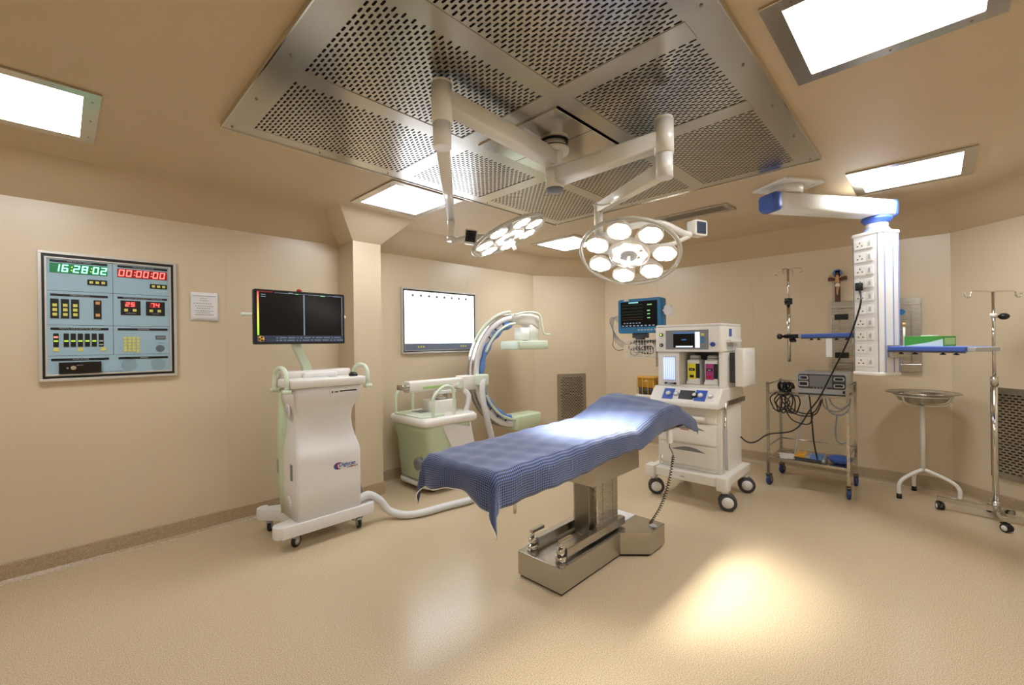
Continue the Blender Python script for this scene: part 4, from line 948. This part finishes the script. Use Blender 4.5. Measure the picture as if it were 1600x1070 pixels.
for s_, lab, col, ml in ((-.005, 'anaesthetic vaporiser with a yellow label in the machine bay', 'yellow_bright', 0), (.16, 'anaesthetic vaporiser with a purple label in the machine bay', 'magenta', 1)):
    vp = thing('vaporizer', lab, 'vaporizer', (4.38 - .05, 1.68 - s_, 1.075), R(-90), 'vaporizers in the machine bay')
    box('body', 'white', vp, -.055, .065, -.09, .05, 0, .235, .01)
    MB().lathe([(.05, .235), (.052, .25), (.046, .275), (.02, .278)], (0, -.02, 0), 22).build('dial', 'white', vp)
    MB().lathe([(.053, 0), (.054, .004), (.053, .008)], (0, -.02, .245), 22).build('dial_band', 'mid_grey', vp)
    lb_ = MB().bb(-.045, .03, -.0925, -.09, .05, .20).build('label_plate', col, vp); MB().bb(-.035, .02, -.0935, -.0925, .13, .155).build('label_band', 'black', lb_)
    text('lettering', 'plus', .018, 'white', lb_, (-.008, -.0938, .142), extrude=.0002); MB().bb(-.03, .01, -.0935, -.0925, .065, .09).build('label_mark', 'black' if ml == 0 else 'red', lb_)
    box('filler', 'black', vp, .03, .066, -.094, -.088, .06, .20); box('filler_foot', 'white', vp, -.06, .07, -.10, -.02, -.0, .03, .006)
# amber absorber canister on the far side
ab = thing('absorber_canister', 'small amber see-through canister with dark contents behind the table head', 'canister', (4.20, 2.115, .955), R(-90))
MB().rbox(-.085, .085, -.08, .08, 0, .075, .02).build('absorbent', 'dark_grey', ab); MB().rbox(-.09, .09, -.085, .085, .07, .165, .02).build('canister', 'amber_glass', ab)
for x in (-.088, -.03, .03, .088): MB().cyl((x, -.088, 0), (x, -.088, .17), .005, n=8).build('cage_rod', 'amber', ab)
MB().rbox(-.095, .095, -.092, .09, .165, .178, .02).build('cage_rim', 'amber', ab); MB().rbox(-.11, .20, -.09, .09, -.03, .0, .02).build('bracket', 'warm_white', ab)
MB().rbox(.10, .135, -.06, .06, -.10, .0, .01).build('bracket_leg', 'warm_white', ab)

# patient monitor on the machine's side arm
pm = thing('patient_monitor', 'blue framed patient monitor with dark screen beside the anaesthesia machine', 'monitor', (4.24, 2.215, 1.555), R(-90))
k = MB(); k.rbox(-.24, .24, -.06, .07, .025, .385, .025, 3, 'y'); cs_ = k.build('case', 'monitor_blue', pm, .006)
MB().bb(-.205, .205, -.064, -.058, .09, .355).build('screen', 'screen_dark', cs_)
for i, (z, m) in enumerate(((.32, 'trace_green'), (.285, 'trace_green'), (.25, 'trace_green'), (.22, 'trace_green'), (.19, 'trace_amber'), (.165, 'trace_amber'))):
    MB().tube([(-.19 + .24 * t / 12, -.065, z + (.003 if t % 4 == 2 else 0)) for t in range(13)], .0009, 4).build('trace', m, cs_)
rd = MB()
for z, w in ((.315, .05), (.255, .03), (.22, .03), (.18, .03)): rd.bb(.10, .10 + w, -.0655, -.0638, z - .005, z + .005)
stuff(rd.build('readings', 'screen_green', cs_)); MB().bb(-.11, -.0, -.0655, -.0638, .338, .349).build('screen_header', 'screen_cyan', cs_)
ik = MB()
for i in range(9): ik.bb(-.19 + i * .043, -.165 + i * .043, -.0655, -.0638, .096, .108)
for i in range(6): ik.bb(-.17 + i * .035, -.15 + i * .035, -.0655, -.0638, .125, .135)
stuff(ik.build('icons', 'screen_line', cs_)); MB().bb(-.165, -.11, -.064, -.058, .366, .38).build('sticker', 'paper', cs_)
ks = MB()
for i in range(5): ks.bb(-.01 + i * .035, .015 + i * .035, -.064, -.058, .05, .066)
ks.build('key_row', 'panel_blue', cs_); MB().cyl((.19, -.075, .06), (.19, -.055, .06), .014, n=14).build('knob', 'light_grey', cs_)
MB().rbox(.26, .33, -.03, .03, .20, .30, .03, 4, 'y').build('side_module', 'grey_white', pm); MB().bb(.235, .27, -.015, .015, .24, .26).build('module_arm', 'grey_white', pm)
mt_ = MB(); mt_.bb(-.09, .06, -.03, .05, -.025, .025); mt_.cyl((-.02, .01, -.05), (-.02, .01, .0), .05, n=16); mt_.bb(-.08, .24, -.02, .03, -.075, -.045); mt_.bb(.20, .25, -.03, .03, -.22, -.03); mt_.build('mount', 'dark_grey', pm, .003)
lead = thing('monitor_leads', 'tangle of thin grey sensor leads hanging from the patient monitor', 'cable', (4.22, 2.46, 1.55), R(-90))
random.seed(11)
for q in range(4):
    MB().tube(smooth_path([(.005, 0, .22 - q * .03), (-.05 - q * .008, -.01, .21), (-.075 - q * .012, -.015, .10 + q * .02), (-.06 + q * .012, -.02, 0), (-.02 + q * .03, -.03, -.07), (.06 + q * .02, -.05, -.115 + q * .01)], 6), .0035, 6).build('lead', 'mid_grey', lead)
MB().tube(smooth_path([(-.07, -.015, .06), (-.07, -.02, -.05), (-.075, -.02, -.10), (-.02, -.02, -.15), (.06, -.03, -.14)], 6), .0035, 6).build('lead', 'dark_grey', lead)
wb = thing('wire_basket', 'white wire basket of coiled leads hanging below the patient monitor', 'basket', (4.24, 2.205, 1.335), R(-90))
bk = MB()
W2, D2, H2 = .155, .10, .175
for z in (0, .06, .12, H2): bk.tube([(-W2, -D2, z), (W2, -D2, z), (W2, D2, z), (-W2, D2, z)], .003, 5, closed=True)
for i in range(11):
    x = -W2 + 2 * W2 * i / 10; bk.tube([(x, -D2, H2), (x, -D2, 0), (x, D2, 0), (x, D2, H2)], .002, 5)
for i in range(5):
    y = -D2 + 2 * D2 * i / 4; bk.tube([(-W2, y, H2), (-W2, y, 0), (W2, y, 0), (W2, y, H2)], .002, 5)
bk.build('wire_frame', 'white', wb)
bl = MB()
for q in range(9):
    cx_, cz_, r_ = random.uniform(-.09, .09), random.uniform(.05, .12), random.uniform(.03, .045); y_ = random.uniform(-.07, .05)
    bl.tube([(cx_ + r_ * math.cos(t * .5), y_ + .02 * math.sin(t * .7), cz_ + r_ * math.sin(t * .5)) for t in range(18)], .004, 5)
bl.build('leads', 'mid_grey', wb)
bl = MB()
for q in range(4):
    cx_ = random.uniform(-.1, .1); bl.tube([(cx_ + .035 * math.cos(t * .5), -.04 + .02 * math.sin(t * .7), .07 + .04 * math.sin(t * .5)) for t in range(16)], .004, 5)
bl.build('dark_leads', 'dark_grey', wb)
MB().bb(.145, .25, -.02, .02, .12, .18).build('hanger', 'steel', wb)
MB().bb(.155, .205, -.02, .02, -.10, .13).build('hanger_plate', 'steel', wb)

# ------------------------------------------------------------------ ceiling power pendant (local +x runs along the arm)
PZ = 2.72; PR = R(-34)
pd = thing('ceiling_pendant', 'white and blue ceiling pendant with a column of power sockets and two blue shelves', 'medical pendant', (4.02, .836, PZ), PR)
def zl(z): return z - PZ
box('ceiling_plate', 'grey_white', pd, -.17, .17, -.17, .17, zl(2.70), zl(2.72), .004)
box('plate_clip', 'white', pd, .14, .19, -.16, .0, zl(2.695), zl(2.72), .004)
MB().cyl((0, 0, zl(2.64)), (0, 0, zl(2.70)), .105, .115, n=32).build('bearing', 'white', pd)
ar = MB(); ar.rings([[(x, y, z) for y, z in rrect(-.085, .085, zl(z0), zl(z1), .03, 3)] for x, z0, z1 in ((-.13, 2.50, 2.64), (.97, 2.50, 2.64))]); ar.build('arm', 'white', pd)
for x0, x1, s0, s1 in ((-.20, -.13, .8, 1.0), (.97, 1.02, 1.0, .8)):
    MB().rings([[(x, y, z) for y, z in rrect(-.087 * s_, .087 * s_, zl(2.57 - .072 * s_), zl(2.57 + .072 * s_), .03 * s_, 3)] for x, s_ in ((x0, s0), ((x0 + x1) / 2, 1), (x1, s1))]).build('arm_end_cap', 'blue', pd)
LX = .88
MB().lathe([(.10, zl(2.50)), (.105, zl(2.48)), (.085, zl(2.455)), (.08, zl(2.45))], (LX, 0, 0), 28).build('neck_collar', 'blue', pd)
MB().cyl((LX, 0, zl(2.41)), (LX, 0, zl(2.45)), .075, n=28).build('neck', 'white', pd)
MB().lathe([(.08, zl(2.41)), (.095, zl(2.385)), (.095, zl(2.37))], (LX, 0, 0), 28).build('neck_collar', 'blue_pale', pd)
A_ = .125; Bv = .06
octo = [(A_, -A_ + Bv), (A_, A_ - Bv), (A_ - Bv, A_), (-A_ + .02, A_), (-A_, A_ - .02), (-A_, -A_ + .02), (-A_ + .02, -A_), (A_ - Bv, -A_)]
octw = [(LX + x, y) for x, y in octo]
MB().prism([(LX + x * .985, y * .985) for x, y in octo], zl(1.215), zl(2.35)).build('column', 'grey_white', pd, .003)
for z0, z1 in ((2.345, 2.375), (1.19, 1.22)): MB().prism([(LX + x * 1.03, y * 1.03) for x, y in octo], zl(z0), zl(z1)).build('column_cap', 'white', pd, .008)
st = MB()
for x in (-.085, .0, .055): st.bb(LX + x - .005, LX + x + .005, -A_ - .001, -A_ + .01, zl(1.22), zl(2.345))
st.build('blue_stripe', 'blue_pale', pd)
st = MB()
for y in (-.10, .10): st.bb(LX - A_ - .0006, LX - A_ + .01, y - .003, y + .003, zl(1.22), zl(2.345))
st.build('column_groove', 'mid_grey', pd)
# ten socket outlets on the face towards the arm
so = None
for i in range(10):
    z = zl(2.275 - i * .1085)
    if so is None:
        mb = MB(); mb.bb(-.010, 0, -.012, .085, -.036, .036); so = mb.build('socket', 'white', pd, .002, loc=(LX - A_ + .001, -.0 - .0, z))
        pn = MB()
        for y, zz_, w, h in ((.037, .016, .004, .007), (.056, -.010, .007, .004), (.018, -.010, .007, .004)): pn.bb(-.0106, -.0098, y - w, y + w, zz_ - h, zz_ + h)
        pn.build('pin_holes', 'black', so)
        sw = MB(); sw.bb(-.010, 0, -.068, -.016, -.036, .036); sw.build('switch_plate', 'white', so, .002)
        MB().bb(-.0135, -.009, -.052, -.032, -.016, .016).build('rocker', 'light_grey', so, .001)
        MB().bb(-.0106, -.0098, -.046, -.040, .018, .022).build('switch_mark', 'red', so)
    else: copy_part(so, pd, (LX - A_ + .001, 0, z))
# shelves on both sides
for sy, zt in ((-1, 1.43), (1, 1.545)):
    y0, y1 = (sy * .15, sy * .66); ya, yb = min(y0, y1), max(y0, y1)
    sh = MB(); sh.bb(LX - .10, LX + .14, ya, yb, zl(zt - .035), zl(zt)); sho = sh.build('shelf', 'blue', pd, .006)
    box('shelf_top', 'blue_pale', sho, LX - .085, LX + .125, ya + .015, yb - .015, zl(zt) - .001, zl(zt) + .001)
    box('shelf_end', 'light_grey', sho, LX - .09, LX + .13, (yb if sy > 0 else ya - .05), (yb + .05 if sy > 0 else ya), zl(zt - .032), zl(zt - .003), .004)
    box('shelf_bracket', 'steel', pd, LX - .07, LX + .05, min(sy * .12, sy * .17), max(sy * .12, sy * .17), zl(zt - .09), zl(zt + .01), .003)
    MB().bb(LX - .102, LX - .096, ya, yb, zl(zt - .045), zl(zt - .034)).build('shelf_rail', 'dark_grey', sho)
    for q in (.22, .32, .50, .58): MB().lathe([(.008, 0), (.008, -.012), (.017, -.018), (.017, -.024)], (LX - .06, sy * q, zl(zt - .036)), 12).build('clamp_knob', 'black', sho)
MB().bb(LX - .1, LX - .098, .33, .39, zl(1.33), zl(1.50)).build('paper_tag', 'paper', pd)
# drip pole clamped to the shelf
CA, SA = math.cos(PR), math.sin(PR)
def pw(x, y): return (4.02 + x * CA - y * SA, .836 + x * SA + y * CA)
ivx, ivy = pw(LX - .10, .80)
ip = thing('drip_pole', 'slim steel drip pole with hooks clamped to the blue pendant shelf', 'drip pole', (ivx, ivy, 1.27), PR)
MB().cyl((0, 0, 0), (0, 0, .60), .017, n=14).build('lower_tube', 'steel_polish', ip)
pass
MB().cyl((0, 0, .5), (0, 0, .93), .011, n=12).build('upper_tube', 'steel_polish', ip)
k = MB(); k.bb(-.025, .025, -.025, .025, .575, .64); k.cyl((-.045, 0, .605), (-.02, 0, .605), .012, n=10); k.build('height_lock', 'black', ip, .004)
for a in (25, 115, 205, 295):
    c_, s_ = math.cos(R(a)), math.sin(R(a))
    MB().tube(smooth_path([(0, 0, .93), (.05 * c_, .05 * s_, .935), (.11 * c_, .11 * s_, .925), (.125 * c_, .125 * s_, .895), (.10 * c_, .10 * s_, .885)], 5), .0045, 7).build('hook', 'steel_polish', ip)
k = MB(); k.bb(-.03, .03, -.10, .03, .235, .275); k.cyl((-.09, 0, .255), (-.03, 0, .255), .012, n=10); k.lathe([(.012, 0), (.028, .01), (.028, .03), (.012, .035)], (-.09, 0, .255), 12, Quaternion((0, 1, 0), R(-90))); k.build('clamp', 'black', ip, .003)
MB().lathe([(.02, .02), (.03, .0), (.03, -.015), (.01, -.02)], (0, -.05, .215), 12).build('clamp_screw', 'black', ip)
# glove box on the right shelf
gx, gy = pw(LX + .02, -.36)
gb = thing('glove_box', 'green and white cardboard glove box lying on the blue pendant shelf', 'box', (gx, gy, 1.431), PR + R(-90))
gb_ = MB().bb(-.13, .13, -.06, .06, 0, .075).build('carton', 'green_box', gb, .002)
k = MB(); k.prism([(-.128, .001), (.128, .001), (.128, .055), (.04, .03)], .0602, .0610, Matrix(((1, 0, 0, 0), (0, 0, -1, 0), (0, 1, 0, 0), (0, 0, 0, 1)))); k.build('pale_wave', 'box_pale', gb_)
box('side_panel', 'scale_green', gb_, .1302, .1308, -.05, .05, .012, .062)
MB().rings([[(x, y, z) for x, y in rrect(-.05, .05, -.025, .025, .02, 3)] for z in (.075, .082)]).build('glove_tuft', 'paper', gb_)
px_, py_ = pw(LX - .0, -.20)
pn = thing('thermometer', 'thin white thermometer standing beside the green glove box', 'thermometer', (px_, py_, 1.431))
MB().cyl((0, 0, 0), (0, 0, .16), .007, n=8).build('stem', 'white', pn); MB().cyl((0, 0, .155), (0, 0, .185), .010, n=8).build('tip', 'skin_figure', pn)
# plug and cable from the fourth socket
qx, qy = pw(LX - A_ - .02, .037)
cbk = thing('power_cable', 'black plug and power cable hanging from the pendant socket to the trolley', 'cable', (qx, qy, 1.93))
MB().rbox(-.03, .03, -.026, .026, -.035, .03, .014).build('plug', 'black', cbk, .006)
def rel(ps): return [(x - qx, y - qy, z - 1.93) for x, y, z in ps]
MB().tube(smooth_path(rel([(qx, qy, 1.91), (4.50, .43, 1.80), (4.58, .48, 1.62), (4.68, .54, 1.47), (4.82, .64, 1.26), (4.93, .72, 1.10), (4.985, .80, .93), (4.99, .88, .80), (4.98, .94, .68), (4.95, .99, .62), (4.92, 1.05, .59), (4.83, 1.19, .565), (4.72, 1.27, .50), (4.64, 1.32, .50), (4.56, 1.36, .56)]), 6), .007, 7).build('cable', 'black', cbk)

# ------------------------------------------------------------------ steel trolley
tr_ = thing('steel_trolley', 'two-shelf stainless steel trolley on blue casters against the wall', 'trolley', (5.33, .92, 0), R(-90))
for sx in (-1, 1):
    for sy in (-1, 1): MB().bb(sx * .33 - .0125, sx * .33 + .0125, sy * .26 - .0125, sy * .26 + .0125, .13, 1.06).build('post', 'steel', tr_, .002)
for z, lip in ((.95, .02), (.285, .02)):
    sh = MB(); sh.bb(-.32, .32, -.25, .25, z, z + .004); sh.bb(-.32, .32, -.256, -.25, z - lip, z + .004); sh.bb(-.32, .32, .25, .256, z - lip, z + .004); sh.bb(-.326, -.32, -.25, .25, z - lip, z + .004); sh.bb(.32, .326, -.25, .25, z - lip, z + .004)
    sh.build('shelf', 'steel', tr_, .001)
for z in (1.04, .40):
    for a, b in (((-.33, .26), (.33, .26)), ((-.33, -.26), (-.33, .26)), ((.33, -.26), (.33, .26))): MB().cyl((a[0], a[1], z), (b[0], b[1], z), .007, n=8).build('guard_rail', 'steel', tr_)
for sx in (-1, 1):
    for sy in (-1, 1): caster(tr_, (sx * .33, sy * .26, .135), R(90 + 15 * sx), .05, 'wheel_blue', 'wheel_blue', 'steel_dark', .026, stem=.018)
# electrosurgical unit on the trolley
es = thing('electrosurgical_unit', 'grey electrosurgical generator with a small screen on the top trolley shelf', 'medical device', (5.32, .80, .955), R(-90))
k = MB(); k.rings([[(x, y, z) for x, z in rrect(-.205, .205, z0, z1, .025, 3)] for y, z0, z1 in ((-.19, .01, .20), (-.17, 0, .215), (.16, 0, .215))]); cse = k.build('case', 'light_grey', es)
fp = MB(); fp.rbox(-.19, .19, -.196, -.188, .055, .195, .02, 3, 'y'); fpo = fp.build('front_plate', 'dark_grey', es)
MB().bb(-.095, .085, -.199, -.195, .075, .185).build('screen', 'mid_grey', fpo)
for x, z, w, h in ((-.145, .16, .04, .022), (-.145, .10, .042, .026), (.14, .155, .042, .02), (.14, .09, .042, .018)):
    s_ = MB(); s_.rbox(x - w, x + w, -.203, -.195, z - h, z + h, .014, 3, 'y'); so_ = s_.build('socket_surround', 'light_grey', fpo); MB().rbox(x - w * .75, x + w * .75, -.206, -.202, z - h * .55, z + h * .55, .008, 3, 'y').build('socket', 'black', so_)
MB().cyl((-.165, -.207, .16), (-.165, -.203, .16), .010, n=12).build('power_button', 'blue', fpo)
for i in range(5): MB().cyl((-.06 + i * .025, -.198, .065), (-.06 + i * .025, -.195, .065), .005, n=8).build('key', 'light_grey', fpo)
box('mains_switch', 'black', es, .165, .185, -.192, -.188, .02, .045)
def cable_coil(name, label, loc, coils, m, r=.006):
    t = thing(name, label, 'cable', loc, R(-90)); q = 0
    for c_ in coils: MB().tube(smooth_path(c_, 6), r, 7).build('loop', m, t)
    return t
random.seed(5)
def loop(cx, cz, rx, rz_, y, n=9, wob=.012): return [(cx + rx * math.cos(R(90 + 360 * i / n)) + random.uniform(-wob, wob), y + random.uniform(-.01, .01), cz + rz_ * math.sin(R(90 + 360 * i / n)) + random.uniform(-wob, wob)) for i in range(n + 1)]
cable_coil('cable_bundle', 'looped black cables hanging on the near end of the steel trolley', (5.04, 1.12, .9), [loop(-.04 + i * .028, -.03 - .012 * (i % 3), .05, .09, .02 * (i % 2)) for i in range(6)] + [[(.02, 0, .0), (.10, 0, -.10), (.20, .0, -.13), (.28, .0, -.10), (.33, .02, .02)], [(.0, 0, -.02), (.10, .0, -.13), (.20, .0, -.155), (.29, 0, -.12), (.34, .02, .02)], [(.02, 0, -.08), (.08, 0, -.19), (.16, 0, -.23), (.24, 0, -.22), (.26, .02, -.12)]], 'black')
cable_coil('cable_clump', 'bundle of black connectors tied with a white strap on the top trolley shelf', (5.28, 1.16, .957), [loop(-.01 + i * .016, .045, .035, .04, .02 * (i % 3), 8) for i in range(5)], 'black', .009)
cable_coil('grey_hose_coil', 'looped grey rubber tubing hanging at the far end of the steel trolley', (5.06, .70, .93), [[(-.09, 0, 0), (-.06, 0, -.09), (.02, 0, -.12), (.09, 0, -.08), (.12, .02, 0)], [(-.06, 0, 0), (-.03, 0, -.12), (.05, 0, -.15), (.11, 0, -.10), (.13, .02, 0)], [(-.03, .0, 0), (0, 0, -.06), (.06, 0, -.09), (.12, 0, -.04), (.13, .02, .01)], [(.03, 0, -.14), (.015, 0, -.30), (.03, 0, -.40), (.08, 0, -.41), (.12, .01, -.36)]], 'mid_grey', .007)
cable_coil('grey_tube', 'straight grey tube hanging from the top shelf to the bottom shelf of the trolley', (5.07, .93, .95), [[(.02, 0, 0), (-.03, 0, -.25), (-.07, .01, -.50), (-.09, .02, -.60)]], 'light_grey', .009)
cable_coil('foot_switch_lead', 'black lead dropping straight from the top shelf to the packet below', (5.08, .91, .95), [[(.02, 0, 0), (.035, 0, -.20), (.05, .01, -.45), (.075, .02, -.62)]], 'black', .007)
pk = thing('instrument_packet', 'clear packet of yellow and blue instruments on the lower trolley shelf', 'packet', (5.20, .905, .291), R(-90))
MB().rings([[(x, y, z) for x, y in rrect(-.13 * s_, .13 * s_, -.09 * s_, .09 * s_, .02, 3)] for z, s_ in ((0, 1), (.03, 1.0), (.055, .85))]).build('film', 'clear_film', pk)
box('yellow_card', 'amber', pk, -.12, -.03, -.097, .06, .03, .062, .003); box('dark_tool', 'dark_grey', pk, -.12, .10, -.096, -.03, .004, .028, .003); box('blue_tool', 'drape_blue', pk, .01, .11, -.097, .04, .028, .06, .005)
ft = thing('blue_tray', 'blue plastic oval bowl on the lower trolley shelf beside the packet', 'bowl', (5.22, .672, .291), R(-90))
MB().lathe([(.04, 0), (.075, .012), (.10, .05), (.095, .052), (.07, .018), (.0, .012)], n=26, caps=(True, False)).build('bowl', 'blue', ft).scale = (1, .8, 1)
MB().lathe([(.096, .045), (.085, .066), (.05, .078), (0, .08)], n=26, caps=(False, False)).build('lid', 'blue', ft).scale = (1, .8, 1)
sp = thing('paper_sheet', 'sheet of white paper lying on the lower trolley shelf', 'paper', (5.22, 1.09, .29), R(-75)); box('sheet', 'paper', sp, -.09, .09, -.12, .12, 0, .002)

# ------------------------------------------------------------------ basin stand
bst = thing('basin_stand', 'white tubular three-legged basin stand with black rubber feet', 'stand', (5.60, .095, 0))
MB().cyl((0, 0, .25), (0, 0, .86), .019, n=16).build('column', 'white', bst)
for dx, dy in ((-.165, .163), (.20, .07), (-.02, -.238)):
    MB().tube(smooth_path([(0, 0, .265), (dx * .45, dy * .45, .225), (dx * .85, dy * .85, .175), (dx, dy, .12), (dx, dy, .04)], 6), .016, 12).build('leg', 'white', bst)
    MB().cyl((dx, dy, 0), (dx, dy, .045), .021, .019, n=14).build('rubber_foot', 'black', bst)
for a in (20, 140, 260):
    c_, s_ = math.cos(R(a)), math.sin(R(a))
    MB().tube(smooth_path([(0, 0, .86), (.10 * c_, .10 * s_, .865), (.165 * c_, .165 * s_, .885), (.195 * c_, .195 * s_, .92), (.205 * c_, .205 * s_, .96)], 5), .008, 8).build('basin_arm', 'white', bst)
MB().tube([(.205 * math.cos(2 * math.pi * i / 32), .205 * math.sin(2 * math.pi * i / 32), .955) for i in range(32)], .007, 8, closed=True).build('ring', 'white', bst)
bn = thing('wash_basin', 'shallow shiny steel wash basin resting in the white stand', 'basin', (5.60, .095, .885))
MB().lathe([(.0, 0.0), (.12, .002), (.165, .02), (.20, .075), (.262, .098), (.268, .095), (.266, .101), (.258, .104), (.196, .082), (.158, .026), (.115, .008), (.0, .006)], n=40, caps=(False, False)).build('bowl', 'steel_ceiling', bn)

# ------------------------------------------------------------------ wheeled drip stand
iv = thing('drip_stand', 'chrome wheeled drip stand with a two-hook top and black knob by the right edge', 'drip stand', (5.28, -.34, 0))
MB().cyl((0, 0, .07), (0, 0, 1.14), .019, n=16).build('lower_tube', 'chrome', iv); MB().cyl((0, 0, 1.1), (0, 0, 1.86), .0115, n=14).build('upper_tube', 'chrome', iv)
MB().cyl((0, 0, 1.10), (0, 0, 1.17), .024, n=16).build('collar', 'steel_polish', iv); MB().cyl((0, 0, 1.655), (0, 0, 1.685), .022, n=14).build('height_collar', 'white', iv)
vxx, vyy = .696, -.718
k = MB(); k.cyl((.02 * vxx, .02 * vyy, 1.66), (.055 * vxx, .055 * vyy, 1.66), .008, n=10); k.ball((.085 * vxx, .085 * vyy, 1.66), .034, 14, 10, (1, 1, .8)); k.build('knob', 'black', iv)
hk = []
for s_ in (-1, 1): hk.append(smooth_path([(0, 0, 1.86), (s_ * .06 * vxx, s_ * .06 * vyy, 1.865), (s_ * .17 * vxx, s_ * .17 * vyy, 1.865), (s_ * .185 * vxx, s_ * .185 * vyy, 1.83), (s_ * .205 * vxx, s_ * .205 * vyy, 1.815), (s_ * .228 * vxx, s_ * .228 * vyy, 1.825), (s_ * .23 * vxx, s_ * .23 * vyy, 1.855)], 5))
for h in hk: MB().tube(h, .006, 8).build('hook', 'chrome', iv)
for p0, p1 in (((.035, .345), (-.03, -.30)), ((-.265, -.03), (.24, .012))):
    d = Vector((p1[0] - p0[0], p1[1] - p0[1], 0)); L = d.length; a = math.atan2(d.y, d.x)
    b_ = MB(); b_.bb(-L / 2, L / 2, -.02, .02, .075, .115); b_.build('base_bar', 'chrome', iv, .003, loc=((p0[0] + p1[0]) / 2, (p0[1] + p1[1]) / 2, 0), rz=a)
MB().cyl((0, 0, .06), (0, 0, .16), .026, n=16).build('socket', 'steel', iv)
for x, y, a in ((.035, .33, 200), (-.25, -.029, 230), (-.03, -.285, 160), (.225, .01, 30)): caster(iv, (x, y, .076), R(a), .032, 'black', 'white', 'black', .02, twin=True, stem=.008)
